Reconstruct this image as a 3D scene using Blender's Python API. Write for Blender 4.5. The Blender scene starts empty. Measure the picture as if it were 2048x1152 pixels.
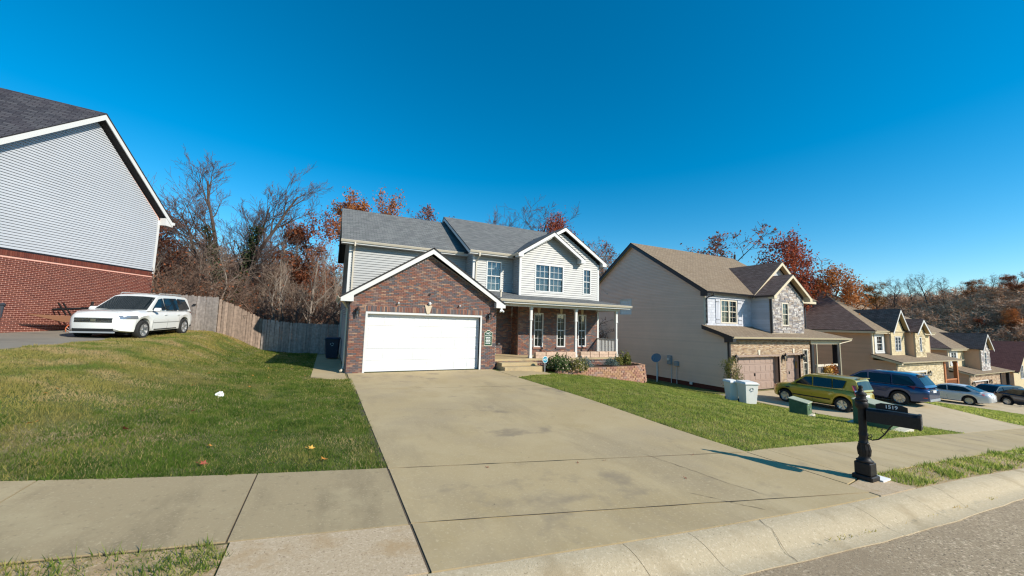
import bpy, bmesh, math, random
import numpy as np
from mathutils import Vector, Matrix
random.seed(7); rng = np.random.default_rng(7)
SC = bpy.context.scene
COL = SC.collection
PI = math.pi
# ---------------------------------------------------------------- camera
CAM_H = 2.13
def cam_axes(yaw, pitch, roll):
    f = Vector((math.sin(yaw)*math.cos(pitch), math.cos(yaw)*math.cos(pitch), math.sin(pitch)))
    r = Vector((math.cos(yaw), -math.sin(yaw), 0)); u = r.cross(f)
    c, s = math.cos(roll), math.sin(roll)
    return c*r+s*u, -s*r+c*u, f
cd = bpy.data.cameras.new('camera'); cam = bpy.data.objects.new('camera', cd); COL.objects.link(cam)
cr, cu, cf = cam_axes(math.radians(25.94), math.radians(5.49), math.radians(1.55))
cam.matrix_world = Matrix(((cr.x, cu.x, -cf.x, 0), (cr.y, cu.y, -cf.y, 0), (cr.z, cu.z, -cf.z, CAM_H), (0, 0, 0, 1)))
cd.sensor_width = 36; cd.lens = 750/2048*36; cd.clip_start = .05; cd.clip_end = 3000
SC.camera = cam
# ---------------------------------------------------------------- sky, sun, exposure
SUN = Vector((.68, -1, .74)).normalized()          # towards the sun
w = bpy.data.worlds.new('World'); SC.world = w; w.use_nodes = True
wt = w.node_tree; wn = wt.nodes; bg = wn['Background']
sky = wn.new('ShaderNodeTexSky'); sky.sky_type = 'NISHITA'; sky.sun_disc = False
sky.sun_elevation = math.asin(SUN.z); sky.sun_rotation = math.atan2(SUN.x, SUN.y)
sky.air_density = 1.0; sky.dust_density = .15; sky.ozone_density = 3.0; sky.altitude = 200
hs = wn.new('ShaderNodeHueSaturation'); hs.inputs['Saturation'].default_value = 1.47; hs.inputs['Hue'].default_value = .488
wt.links.new(sky.outputs[0], hs.inputs['Color']); wt.links.new(hs.outputs[0], bg.inputs[0])
bg.inputs[1].default_value = .138
sl = bpy.data.lights.new('sun', 'SUN'); sl.energy = 5.0; sl.angle = math.radians(.55); sl.color = (1, .93, .80)
so = bpy.data.objects.new('sun', sl); COL.objects.link(so); so.rotation_euler = (-SUN).to_track_quat('-Z', 'Y').to_euler()
so.location = (30, -40, 40)
SC.view_settings.view_transform = 'Standard'; SC.view_settings.look = 'None'
SC.view_settings.exposure = .27; SC.view_settings.gamma = 1
SC.cycles.max_bounces = 6; SC.cycles.transparent_max_bounces = 12
SC.cycles.use_denoising = True; SC.cycles.filter_width = 1.25
# ---------------------------------------------------------------- materials
MATS = {}
def nt(name):
    m = bpy.data.materials.new(name); m.use_nodes = True
    return m, m.node_tree.nodes, m.node_tree.links
def mat(name, c, rough=.7, var=.0, vs=3., c2=None, bump=0., bs=40., metal=0., spec=.5, detail=6, coat=0., rand=0., vs2=None):
    """principled with a two-colour noise, fine noise bump and optional random per piece"""
    if name in MATS: return MATS[name]
    m, n, l = nt(name); b = n['Principled BSDF']
    b.inputs['Roughness'].default_value = rough; b.inputs['Metallic'].default_value = metal
    b.inputs['Specular IOR Level'].default_value = spec; b.inputs['Coat Weight'].default_value = coat
    b.inputs['Coat Roughness'].default_value = .04
    c = (*c, 1)
    geo = n.new('ShaderNodeNewGeometry')
    out = None
    if var or c2:
        c2 = (*c2, 1) if c2 else tuple(x*(1-var) for x in c[:3])+(1,)
        c1 = tuple(min(1, x*(1+var)) for x in c[:3])+(1,)
        tn = n.new('ShaderNodeTexNoise'); tn.inputs['Scale'].default_value = vs; tn.inputs['Detail'].default_value = detail
        tn.inputs['Roughness'].default_value = .65
        l.new(geo.outputs['Position'], tn.inputs['Vector'])
        r = n.new('ShaderNodeValToRGB'); r.color_ramp.elements[0].position = .32; r.color_ramp.elements[1].position = .68
        r.color_ramp.elements[0].color = c2; r.color_ramp.elements[1].color = c1
        l.new(tn.outputs[0], r.inputs[0]); out = r.outputs[0]
    if rand:
        oi = n.new('ShaderNodeObjectInfo'); ad = n.new('ShaderNodeMath'); ad.operation = 'ADD'
        l.new(oi.outputs['Random'], ad.inputs[0]); l.new(geo.outputs['Random Per Island'], ad.inputs[1])
        fr = n.new('ShaderNodeMath'); fr.operation = 'FRACT'; l.new(ad.outputs[0], fr.inputs[0])
        mr = n.new('ShaderNodeMapRange'); mr.inputs['To Min'].default_value = 1-rand; mr.inputs['To Max'].default_value = 1+rand
        l.new(fr.outputs[0], mr.inputs[0])
        mx = n.new('ShaderNodeMix'); mx.data_type = 'RGBA'; mx.blend_type = 'MULTIPLY'; mx.inputs[0].default_value = 1
        if out: l.new(out, mx.inputs['A'])
        else: mx.inputs['A'].default_value = c
        l.new(mr.outputs[0], mx.inputs['B']); out = mx.outputs['Result']
    if out: l.new(out, b.inputs['Base Color'])
    else: b.inputs['Base Color'].default_value = c
    if bump:
        t2 = n.new('ShaderNodeTexNoise'); t2.inputs['Scale'].default_value = bs; t2.inputs['Detail'].default_value = 4
        l.new(geo.outputs['Position'], t2.inputs['Vector'])
        bp = n.new('ShaderNodeBump'); bp.inputs['Strength'].default_value = bump; bp.inputs['Distance'].default_value = .01
        l.new(t2.outputs[0], bp.inputs['Height']); l.new(bp.outputs[0], b.inputs['Normal'])
    MATS[name] = m; return m
def ramp_mat(name, cols, rough=.85, bump=.3, bs=60, mot=.25):
    """colour picked per piece (object random + island random) from a list"""
    m, n, l = nt(name); b = n['Principled BSDF']; b.inputs['Roughness'].default_value = rough
    oi = n.new('ShaderNodeObjectInfo'); geo = n.new('ShaderNodeNewGeometry'); ad = n.new('ShaderNodeMath'); ad.operation = 'ADD'
    l.new(oi.outputs['Random'], ad.inputs[0]); l.new(geo.outputs['Random Per Island'], ad.inputs[1])
    f = n.new('ShaderNodeMath'); f.operation = 'FRACT'; l.new(ad.outputs[0], f.inputs[0])
    r = n.new('ShaderNodeValToRGB'); r.color_ramp.interpolation = 'CONSTANT'; e = r.color_ramp.elements
    while len(e) < len(cols): e.new(.5)
    for i, c in enumerate(cols): e[i].position = i/len(cols); e[i].color = (*c, 1)
    l.new(f.outputs[0], r.inputs[0])
    tn = n.new('ShaderNodeTexNoise'); tn.inputs['Scale'].default_value = bs; tn.inputs['Detail'].default_value = 5
    l.new(geo.outputs['Position'], tn.inputs['Vector'])
    mr = n.new('ShaderNodeMapRange'); mr.inputs['To Min'].default_value = 1-mot; mr.inputs['To Max'].default_value = 1+mot
    l.new(tn.outputs[0], mr.inputs[0])
    mx = n.new('ShaderNodeMix'); mx.data_type = 'RGBA'; mx.blend_type = 'MULTIPLY'; mx.inputs[0].default_value = 1
    l.new(r.outputs[0], mx.inputs['A']); l.new(mr.outputs[0], mx.inputs['B']); l.new(mx.outputs['Result'], b.inputs['Base Color'])
    bp = n.new('ShaderNodeBump'); bp.inputs['Strength'].default_value = bump; bp.inputs['Distance'].default_value = .006
    l.new(tn.outputs[0], bp.inputs['Height']); l.new(bp.outputs[0], b.inputs['Normal'])
    MATS[name] = m; return m
def shingle(name, c1, c2, c3):
    m, n, l = nt(name); b = n['Principled BSDF']; b.inputs['Roughness'].default_value = .95; b.inputs['Specular IOR Level'].default_value = .2
    uv = n.new('ShaderNodeUVMap'); br = n.new('ShaderNodeTexBrick'); l.new(uv.outputs[0], br.inputs['Vector'])
    br.inputs['Scale'].default_value = 1; br.inputs['Brick Width'].default_value = .3; br.inputs['Row Height'].default_value = .14
    br.inputs['Mortar Size'].default_value = .012; br.inputs['Mortar Smooth'].default_value = .3; br.inputs['Bias'].default_value = 0
    br.inputs['Color1'].default_value = (*c1, 1); br.inputs['Color2'].default_value = (*c2, 1); br.inputs['Mortar'].default_value = (*[x*.45 for x in c1], 1)
    tn = n.new('ShaderNodeTexNoise'); tn.inputs['Scale'].default_value = 1.3; tn.inputs['Detail'].default_value = 8; tn.inputs['Roughness'].default_value = .8
    l.new(uv.outputs[0], tn.inputs['Vector'])
    mx = n.new('ShaderNodeMix'); mx.data_type = 'RGBA'; mx.inputs['B'].default_value = (*c3, 1)
    mr = n.new('ShaderNodeMapRange'); mr.inputs['From Min'].default_value = .45; mr.inputs['From Max'].default_value = .75; mr.inputs['To Max'].default_value = .65
    l.new(tn.outputs[0], mr.inputs[0]); l.new(mr.outputs[0], mx.inputs[0]); l.new(br.outputs[0], mx.inputs['A'])
    l.new(mx.outputs['Result'], b.inputs['Base Color'])
    t3 = n.new('ShaderNodeTexNoise'); t3.inputs['Scale'].default_value = 90; l.new(uv.outputs[0], t3.inputs['Vector'])
    ad = n.new('ShaderNodeMath'); ad.operation = 'MULTIPLY_ADD'; ad.inputs[1].default_value = .3
    l.new(t3.outputs[0], ad.inputs[0]); l.new(br.outputs['Fac'], ad.inputs[2])
    bp = n.new('ShaderNodeBump'); bp.inputs['Strength'].default_value = .6; bp.inputs['Distance'].default_value = .012; bp.invert = True
    l.new(ad.outputs[0], bp.inputs['Height']); l.new(bp.outputs[0], b.inputs['Normal'])
    MATS[name] = m; return m
def glass(name, tint=(.55, .6, .62), refl=.16, gcol=(.9, .95, 1)):
    m, n, l = nt(name); n.remove(n['Principled BSDF']); o = n['Material Output']
    t = n.new('ShaderNodeBsdfTransparent'); t.inputs[0].default_value = (*tint, 1)
    g_ = n.new('ShaderNodeBsdfGlossy'); g_.inputs['Roughness'].default_value = .03; g_.inputs[0].default_value = (*gcol, 1)
    lw = n.new('ShaderNodeLayerWeight'); lw.inputs[0].default_value = .25
    mr = n.new('ShaderNodeMapRange'); mr.inputs['To Min'].default_value = refl; mr.inputs['To Max'].default_value = .95
    l.new(lw.outputs['Fresnel'], mr.inputs[0])
    mx = n.new('ShaderNodeMixShader'); l.new(mr.outputs[0], mx.inputs[0]); l.new(t.outputs[0], mx.inputs[1]); l.new(g_.outputs[0], mx.inputs[2])
    l.new(mx.outputs[0], o.inputs[0]); MATS[name] = m; return m
def ground_mix(name, layers, rough=.95, bump=.5, bs=120., bd=.01, aniso=None):
    """colour layers: (rgb, scale, lo, hi) mixed one over the other by world-position noise"""
    m, n, l = nt(name); b = n['Principled BSDF']; b.inputs['Roughness'].default_value = rough; b.inputs['Specular IOR Level'].default_value = .25
    geo = n.new('ShaderNodeNewGeometry'); cur = None
    for i, (c, sc, lo, hi) in enumerate(layers):
        if i == 0:
            rg = n.new('ShaderNodeRGB'); rg.outputs[0].default_value = (*c, 1); cur = rg.outputs[0]; continue
        tn = n.new('ShaderNodeTexNoise'); tn.inputs['Scale'].default_value = abs(sc); tn.inputs['Detail'].default_value = 6; tn.inputs['Roughness'].default_value = .62
        mp = n.new('ShaderNodeMapping'); mp.inputs['Location'].default_value = (i*7.3, i*3.1, i); l.new(geo.outputs['Position'], mp.inputs[0])
        if sc < 0: mp.inputs['Scale'].default_value = (1, .3, 1)
        l.new(mp.outputs[0], tn.inputs['Vector'])
        mr = n.new('ShaderNodeMapRange'); mr.inputs['From Min'].default_value = lo; mr.inputs['From Max'].default_value = hi; mr.clamp = True
        l.new(tn.outputs[0], mr.inputs[0])
        mx = n.new('ShaderNodeMix'); mx.data_type = 'RGBA'; l.new(mr.outputs[0], mx.inputs[0]); l.new(cur, mx.inputs['A'])
        mx.inputs['B'].default_value = (*c, 1); cur = mx.outputs['Result']
    l.new(cur, b.inputs['Base Color'])
    t2 = n.new('ShaderNodeTexNoise'); t2.inputs['Scale'].default_value = bs; t2.inputs['Detail'].default_value = 6; t2.inputs['Roughness'].default_value = .7
    l.new(geo.outputs['Position'], t2.inputs['Vector'])
    bp = n.new('ShaderNodeBump'); bp.inputs['Strength'].default_value = bump; bp.inputs['Distance'].default_value = bd
    l.new(t2.outputs[0], bp.inputs['Height']); l.new(bp.outputs[0], b.inputs['Normal'])
    MATS[name] = m; return m
# concrete and ground
ground_mix('concrete', [((.44, .335, .185), 1, 0, 1), ((.475, .37, .215), .5, .4, .65), ((.40, .30, .155), 1.1, .5, .75), ((.385, .30, .185), .35, .5, .68), ((.345, .265, .155), -1.1, .52, .72), ((.50, .395, .24), 30, .55, .7), ((.36, .28, .17), 55, .58, .7), ((.30, .235, .15), .8, .6, .7), ((.17, .13, .085), 13, .70, .74)], bump=.18, bs=180)
ground_mix('concrete_walk', [((.36, .28, .165), 1, 0, 1), ((.27, .21, .125), -2.2, .5, .7), ((.42, .335, .20), 1.2, .5, .7), ((.24, .19, .115), 14, .58, .75), ((.45, .36, .225), 40, .56, .7), ((.15, .12, .08), 11, .69, .74)], bump=.3, bs=150)
ground_mix('aggregate', [((.47, .36, .235), 1, 0, 1), ((.57, .45, .31), 40, .5, .64), ((.27, .19, .115), 48, .57, .67), ((.40, .27, .14), 2.4, .52, .72)], bump=.5, bs=60, bd=.008)
ground_mix('curb_mat', [((.50, .405, .265), 1, 0, 1), ((.60, .495, .34), 36, .52, .64), ((.27, .205, .125), 48, .6, .69), ((.38, .295, .18), 1.7, .52, .7)], bump=.7, bs=120, bd=.01)
ground_mix('asphalt', [((.42, .315, .20), 1, 0, 1), ((.72, .57, .39), 34, .53, .62), ((.10, .075, .05), 44, .56, .64), ((.35, .26, .165), .8, .45, .7)], bump=1., bs=100, bd=.012)
ground_mix('drive_far', [((.50, .40, .26), 1, 0, 1), ((.41, .32, .20), .8, .5, .7), ((.33, .26, .17), 3, .6, .75)], bump=.1)
ground_mix('drive_left', [((.25, .215, .17), 1, 0, 1), ((.18, .155, .125), .8, .5, .7)], bump=.1)
ground_mix('soil', [((.17, .17, .055), 1, 0, 1), ((.10, .12, .035), 1.2, .42, .62), ((.33, .25, .13), .35, .52, .68), ((.09, .095, .03), 14, .5, .7)], bump=.8, bs=60, bd=.03)
ground_mix('leaf_litter', [((.26, .165, .10), 1, 0, 1), ((.36, .22, .13), .9, .45, .65), ((.14, .09, .06), 2.3, .5, .7)], bump=.8, bs=20, bd=.05)
ground_mix('bed_soil', [((.07, .045, .03), 1, 0, 1), ((.13, .08, .05), 12, .45, .65)], bump=.8, bs=60, bd=.02)
mat('joint_dark', (.10, .075, .05), .95)
# houses
mat('siding_white', (.43, .445, .475), .5, var=.03, vs=.7, rand=.02, bump=.06, bs=25)
mat('siding_grey', (.37, .37, .36), .5, var=.03, vs=.8, rand=.025, bump=.06, bs=25)
mat('siding_tan', (.80, .57, .44), .6, var=.04, vs=.8, rand=.04, bump=.06, bs=25)
mat('siding_tan_far', (.64, .41, .26), .6, var=.05, vs=.8, rand=.05)
mat('shake_grey', (.52, .53, .58), .7, var=.05, vs=2, rand=.1)
mat('shake_cream', (.58, .47, .28), .75, var=.08, vs=3, rand=.08)
ramp_mat('brick_red', [(.125, .026, .015), (.14, .03, .017), (.105, .023, .014), (.13, .032, .02), (.155, .04, .023)], mot=.2)
ramp_mat('brick_mix', [(.22, .095, .065), (.17, .085, .07), (.11, .095, .10), (.27, .135, .09), (.185, .095, .078), (.10, .085, .092), (.24, .15, .12), (.14, .10, .098), (.31, .19, .13), (.125, .11, .11), (.20, .085, .06), (.17, .11, .098)], mot=.3)
ramp_mat('brick_tan', [(.46, .33, .21), (.36, .24, .15), (.52, .40, .28), (.28, .18, .12), (.42, .31, .21), (.48, .33, .2)], mot=.25)
ramp_mat('stone_veneer', [(.5, .46, .43), (.36, .32, .31), (.58, .53, .49), (.27, .25, .26), (.44, .36, .30), (.62, .58, .55), (.33, .28, .25)], mot=.3, bump=.7)
ramp_mat('stone_cream', [(.60, .48, .28), (.52, .42, .25), (.66, .55, .36), (.45, .36, .22)], mot=.25, bump=.5)
ramp_mat('block_red', [(.34, .17, .115), (.27, .13, .09), (.40, .23, .15), (.30, .19, .15), (.36, .2, .11)], mot=.3, bump=.8)
mat('mortar_red', (.70, .38, .30), .95, var=.06, vs=10)
mat('mortar_grey', (.33, .275, .245), .95, var=.1, vs=10)
mat('mortar_tan', (.42, .35, .27), .95, var=.1, vs=10)
shingle('shingle_grey', (.125, .13, .13), (.20, .205, .20), (.15, .145, .15))
shingle('shingle_tan', (.225, .165, .11), (.29, .22, .15), (.25, .19, .14))
shingle('shingle_brown', (.17, .105, .08), (.28, .185, .145), (.22, .125, .1)); shingle('shingle_red', (.15, .06, .05), (.22, .09, .07), (.18, .07, .06))
shingle('shingle_dark', (.035, .035, .045), (.075, .075, .085), (.055, .045, .055))
mat('trim_white', (.62, .61, .59), .45, var=.02, vs=3)
mat('trim_cream', (.66, .58, .46), .5, var=.03, vs=3)
mat('trim_tan', (.62, .52, .36), .5, var=.03, vs=3)
mat('trim_dark', (.018, .017, .022), .4)
mat('soffit', (.46, .44, .42), .6)
mat('soffit_tan', (.40, .30, .15), .6)
mat('garage_white', (.72, .72, .72), .45, var=.012, vs=2)
mat('garage_taupe', (.36, .255, .205), .5, var=.03, vs=2)
mat('door_cream', (.52, .44, .35), .5)
mat('interior', (.02, .02, .024), .9)
mat('curtain', (.55, .55, .52), .8, var=.08, vs=12)
mat('blind', (.60, .62, .62), .6)
glass('pane_glass', (.62, .67, .69), .06); glass('lamp_glass', (.85, .85, .8), .12)
mat('black_iron', (.016, .014, .014), .5, var=.3, vs=30, bump=.2, bs=70, spec=.3)
mat('bronze', (.06, .045, .035), .4)
mat('keystone', (.55, .45, .32), .8, var=.1, vs=15)
mat('fence_wood', (.285, .245, .22), .9, var=.28, vs=7, rand=.22, bump=.5, bs=30)
mat('fence_wood_brown', (.24, .175, .135), .9, var=.28, vs=7, rand=.22, bump=.5, bs=30)
mat('planter_wood', (.55, .38, .27), .8, var=.2, vs=9, rand=.15, bump=.3, bs=40)
mat('deck_wood', (.42, .15, .05), .7, var=.15, vs=8)
mat('bark', (.07, .05, .04), .95, var=.35, vs=6, bump=.7, bs=20)
mat('bark_pale', (.24, .195, .155), .95, var=.3, vs=6, bump=.6, bs=20)
mat('twig', (.12, .075, .062), .95, var=.3, vs=2)
mat('twig_pale', (.30, .22, .165), .95, var=.25, vs=2)
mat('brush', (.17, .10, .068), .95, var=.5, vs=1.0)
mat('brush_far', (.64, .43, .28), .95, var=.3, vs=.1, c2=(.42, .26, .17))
def translucent(name, fac):
    m = MATS[name]; n = m.node_tree.nodes; l = m.node_tree.links; b = n['Principled BSDF']; src = b.inputs['Base Color'].links[0].from_socket
    t = n.new('ShaderNodeBsdfTranslucent'); l.new(src, t.inputs[0]); mx = n.new('ShaderNodeMixShader'); mx.inputs[0].default_value = fac
    l.new(b.outputs[0], mx.inputs[1]); l.new(t.outputs[0], mx.inputs[2]); l.new(mx.outputs[0], n['Material Output'].inputs[0])
def leafm(name, a, b_): mat(name, a, .8, c2=b_, vs=1.1, rand=.35); translucent(name, .35)
leafm('leaf_orange', (.55, .215, .05), (.30, .09, .025)); leafm('leaf_rust', (.40, .135, .05), (.22, .06, .026))
leafm('leaf_red', (.46, .11, .04), (.24, .045, .022)); leafm('leaf_brown', (.40, .21, .09), (.24, .11, .05))
leafm('leaf_gold', (.40, .205, .04), (.24, .1, .025)); leafm('leaf_green', (.10, .16, .035), (.05, .09, .02))
leafm('leaf_ivy', (.05, .075, .02), (.02, .035, .012)); leafm('leaf_yellowgreen', (.28, .25, .055), (.12, .14, .03))
leafm('leaf_silver', (.20, .26, .235), (.12, .17, .15)); leafm('petal', (.62, .50, .40), (.42, .35, .18))
mat('fallen_yellow', (.62, .34, .06), .7, var=.2, vs=30); mat('fallen_red', (.27, .06, .03), .7, var=.3, vs=30); mat('fallen_orange', (.5, .2, .03), .7, var=.2, vs=30)
def blade_mat(name, layers):
    ground_mix(name, layers, rough=.75, bump=0); translucent(name, .66)
blade_mat('grass_blade', [((.165, .255, .035), 1, 0, 1), ((.095, .17, .024), 1.6, .42, .6), ((.28, .31, .07), 3.1, .5, .66), ((.46, .36, .15), .45, .58, .72), ((.45, .38, .14), 16, .58, .68)])
blade_mat('grass_blade_dry', [((.50, .42, .13), 1, 0, 1), ((.26, .32, .07), .7, .5, .6), ((.68, .51, .25), .9, .48, .62), ((.42, .40, .11), 14, .6, .7)])
blade_mat('grass_blade_sun', [((.135, .24, .028), 1, 0, 1), ((.085, .165, .02), 1.3, .45, .62), ((.235, .285, .05), 2.6, .5, .66), ((.36, .3, .1), 12, .64, .74)])
# cars and small things
mat('rubber', (.018, .018, .018), .85); mat('car_black', (.012, .012, .013), .5); mat('under', (.008, .008, .008), .95)
mat('paint_white', (.74, .74, .72), .3, coat=1, spec=.5); mat('paint_green', (.46, .345, .03), .3, metal=.3, coat=1)
mat('paint_blue', (.02, .05, .14), .28, metal=.4, coat=1); mat('paint_navy', (.012, .014, .03), .25, metal=.2, coat=1)
mat('paint_silver', (.72, .72, .71), .3, metal=.15, coat=1)
mat('rim', (.62, .62, .62), .3, metal=.85); mat('chrome', (.75, .75, .75), .15, metal=1)
mat('tail_red', (.42, .012, .012), .2, coat=1); mat('amber', (.75, .2, .02), .25, coat=1)
mat('headlamp', (.34, .36, .38), .12, coat=1, metal=.6); mat('car_glass', (.008, .014, .018), .04, spec=.5)
mat('plate', (.7, .72, .74), .5)
mat('bin_navy', (.012, .02, .045), .45, var=.1); mat('bin_white', (.80, .78, .73), .5, var=.04, vs=4); mat('bin_dark', (.035, .045, .06), .5)
mat('decal', (.45, .62, .68), .5); mat('white_paint', (.8, .8, .78), .5)
mat('util_green', (.07, .13, .06), .6, var=.2, vs=6); mat('util_pale', (.36, .38, .27), .6, var=.12, vs=6); mat('pad', (.55, .5, .4), .9)
mat('meter_grey', (.3, .32, .34), .5); mat('dish', (.10, .17, .24), .45); mat('sign_blue', (.03, .25, .36), .4); mat('sign_green', (.012, .06, .028), .45)  # dish: blue cast of its shaded spot is put into the colour
mat('pipe_white', (.66, .65, .64), .45); mat('orange_plastic', (.6, .13, .03), .5); mat('net', (.7, .6, .58), .8); mat('backboard', (.26, .125, .07), .5)
mat('paper', (.82, .82, .8), .8)
mat('shingle_edge', (.03, .028, .03), .9)
blade_mat('grass_blade_pale_lit', [((.44, .47, .10), 1, 0, 1), ((.27, .36, .06), 1.3, .45, .62), ((.58, .55, .19), 2.6, .5, .66), ((.66, .55, .26), 12, .6, .7)])  # yellower blades; sunlit brightness of the right lawn put into this colour
ground_mix('bare_dirt', [((.46, .33, .19), 1, 0, 1), ((.34, .235, .13), 5, .45, .65), ((.25, .22, .09), 9, .52, .66), ((.56, .43, .28), 28, .55, .68)], bump=.7, bs=50, bd=.02)
mat('pane_pale', (.62, .72, .76), .25)  # opaque pane; paleness of sky-lit blinds put into its colour
# ---------------------------------------------------------------- mesh helpers
class MB:
    def __init__(s): s.v = []; s.f = []; s.uv = None
    def add(s, vs, fs):
        o = len(s.v); s.v += [tuple(v) for v in vs]; s.f += [tuple(o+i for i in f) for f in fs]; return s
    def hexa(s, p):  # 8 points: bottom 0-3, top 4-7
        return s.add(p, [(3, 2, 1, 0), (4, 5, 6, 7), (0, 1, 5, 4), (1, 2, 6, 5), (2, 3, 7, 6), (3, 0, 4, 7)])
    def box(s, x0, x1, y0, y1, z0, z1):
        return s.hexa([(x0, y0, z0), (x1, y0, z0), (x1, y1, z0), (x0, y1, z0), (x0, y0, z1), (x1, y0, z1), (x1, y1, z1), (x0, y1, z1)])
    def fbox(s, fr, s0, s1, z0, z1, n0, n1):
        return s.hexa([fr(s0, z0, n1), fr(s1, z0, n1), fr(s1, z0, n0), fr(s0, z0, n0), fr(s0, z1, n1), fr(s1, z1, n1), fr(s1, z1, n0), fr(s0, z1, n0)])
    def prism(s, fr, poly, n0, n1):
        k = len(poly); a = [fr(p[0], p[1], n0) for p in poly]; b = [fr(p[0], p[1], n1) for p in poly]
        return s.add(a+b, [tuple(range(k))[::-1], tuple(range(k, 2*k))]+[(i, (i+1) % k, k+(i+1) % k, k+i) for i in range(k)])
    def beam(s, p0, p1, wd, ht, up=(0, 0, 1), ext=0):
        p0 = Vector(p0); p1 = Vector(p1); d = (p1-p0).normalized(); p0 = p0-d*ext; p1 = p1+d*ext
        sd = d.cross(Vector(up)); sd = sd.normalized() if sd.length > 1e-4 else Vector((1, 0, 0)); u = sd.cross(d)
        q = []
        for dz in (-ht/2, ht/2):
            for p, sg in ((p0, -1), (p0, 1), (p1, 1), (p1, -1)): q.append(p+sd*sg*wd/2+u*dz)
        return s.hexa(q)
    def tube(s, pts, rad, n=6, cap=True):
        pts = [Vector(p) for p in pts]; k = len(pts); rad = rad if hasattr(rad, '__len__') else [rad]*k
        o = len(s.v); ref = None
        for i, p in enumerate(pts):
            d = (pts[min(i+1, k-1)]-pts[max(i-1, 0)]).normalized()
            if ref is None: ref = d.orthogonal().normalized()
            ref = ref-d*ref.dot(d); ref = ref.normalized() if ref.length > 1e-5 else d.orthogonal().normalized()
            b = d.cross(ref)
            for j in range(n):
                a = 2*PI*j/n; s.v.append(tuple(p+(ref*math.cos(a)+b*math.sin(a))*rad[i]))
        for i in range(k-1):
            for j in range(n):
                j2 = (j+1) % n; s.f.append((o+i*n+j, o+i*n+j2, o+(i+1)*n+j2, o+(i+1)*n+j))
        if cap: s.f.append(tuple(o+j for j in range(n))[::-1]); s.f.append(tuple(o+(k-1)*n+j for j in range(n)))
        return s
    def lathe(s, c, prof, n=16, axis=2, cap=True):  # prof (r,h)
        o = len(s.v)
        for r, h in prof:
            for j in range(n):
                a = 2*PI*j/n; q = [r*math.cos(a), r*math.sin(a), h]
                if axis == 1: q = [q[0], q[2], q[1]]
                if axis == 0: q = [q[2], q[0], q[1]]
                s.v.append((c[0]+q[0], c[1]+q[1], c[2]+q[2]))
        for i in range(len(prof)-1):
            for j in range(n):
                j2 = (j+1) % n; s.f.append((o+i*n+j, o+i*n+j2, o+(i+1)*n+j2, o+(i+1)*n+j))
        if cap: s.f.append(tuple(o+j for j in range(n))[::-1]); s.f.append(tuple(o+(len(prof)-1)*n+j for j in range(n)))
        return s
    def build(s, name, m, parent=None, smooth=False, bevel=0, local=False, recalc=True, angle=40):
        me = bpy.data.meshes.new(name); me.from_pydata(s.v, [], s.f)
        if recalc and len(s.f) < 9000:
            b = bmesh.new(); b.from_mesh(me); bmesh.ops.recalc_face_normals(b, faces=b.faces)
            if bevel: bmesh.ops.bevel(b, geom=b.edges[:], offset=bevel, segments=1, affect='EDGES', profile=.5)
            b.to_mesh(me); b.free()
        if smooth:
            me.shade_smooth(); me.set_sharp_from_angle(angle=math.radians(angle))
        ms = m if isinstance(m, (list, tuple)) else [m]
        for q in ms: me.materials.append(MATS[q])
        return link(name, me, parent, local)
def link(name, me, parent=None, local=False):
    o = bpy.data.objects.new(name, me); COL.objects.link(o)
    if parent is not None:
        o.parent = parent
        if not local: o.matrix_parent_inverse = PINV[root_of(parent)]
    return o
PINV = {}
def root_of(o):
    while o.parent is not None: o = o.parent
    return o.name
def thing(name, label, cat, loc=(0, 0, 0), group=None, rz=0):
    o = bpy.data.objects.new(name, None); COL.objects.link(o); o.location = loc; o.rotation_euler = (0, 0, rz); o.empty_display_size = .3
    o['label'] = label; o['category'] = cat
    if group: o['group'] = group
    PINV[o.name] = (Matrix.Translation(loc) @ Matrix.Rotation(rz, 4, 'Z')).inverted()
    return o
def tag(o, label, cat, group=None):
    o['label'] = label; o['category'] = cat
    if group: o['group'] = group
    return o
def sub(o, parent):   # make o a sub-part of a part
    o.parent = parent; o.matrix_parent_inverse = Matrix.Identity(4); return o
def struct(o): o['kind'] = 'structure'; return o
def stuff(o): o['kind'] = 'stuff'; return o
def frame(o, u, n):
    ox, oy = o; ux, uy = u; nx, ny = n
    return lambda s, z, d: (ox+ux*s+nx*d, oy+uy*s+ny*d, z)
def front(y): return frame((0, y), (1, 0), (0, -1))       # s = x, faces the street
def left(x): return frame((x, 0), (0, 1), (-1, 0))        # s = y, faces -X
def rightf(x): return frame((x, 0), (0, 1), (1, 0))
def clip_band(poly, z):
    xs = []
    for i in range(len(poly)):
        (a, za), (b, zb) = poly[i], poly[(i+1) % len(poly)]
        if (za-z)*(zb-z) <= 0 and za != zb: xs.append(a+(b-a)*(z-za)/(zb-za))
    return (min(xs), max(xs)) if len(xs) > 1 else None
def minus(iv, holes):
    out = [iv]
    for h0, h1 in holes:
        nx = []
        for a, b in out:
            if h1 <= a or h0 >= b: nx.append((a, b))
            else:
                if h0 > a: nx.append((a, h0))
                if h1 < b: nx.append((h1, b))
        out = nx
    return out
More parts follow.
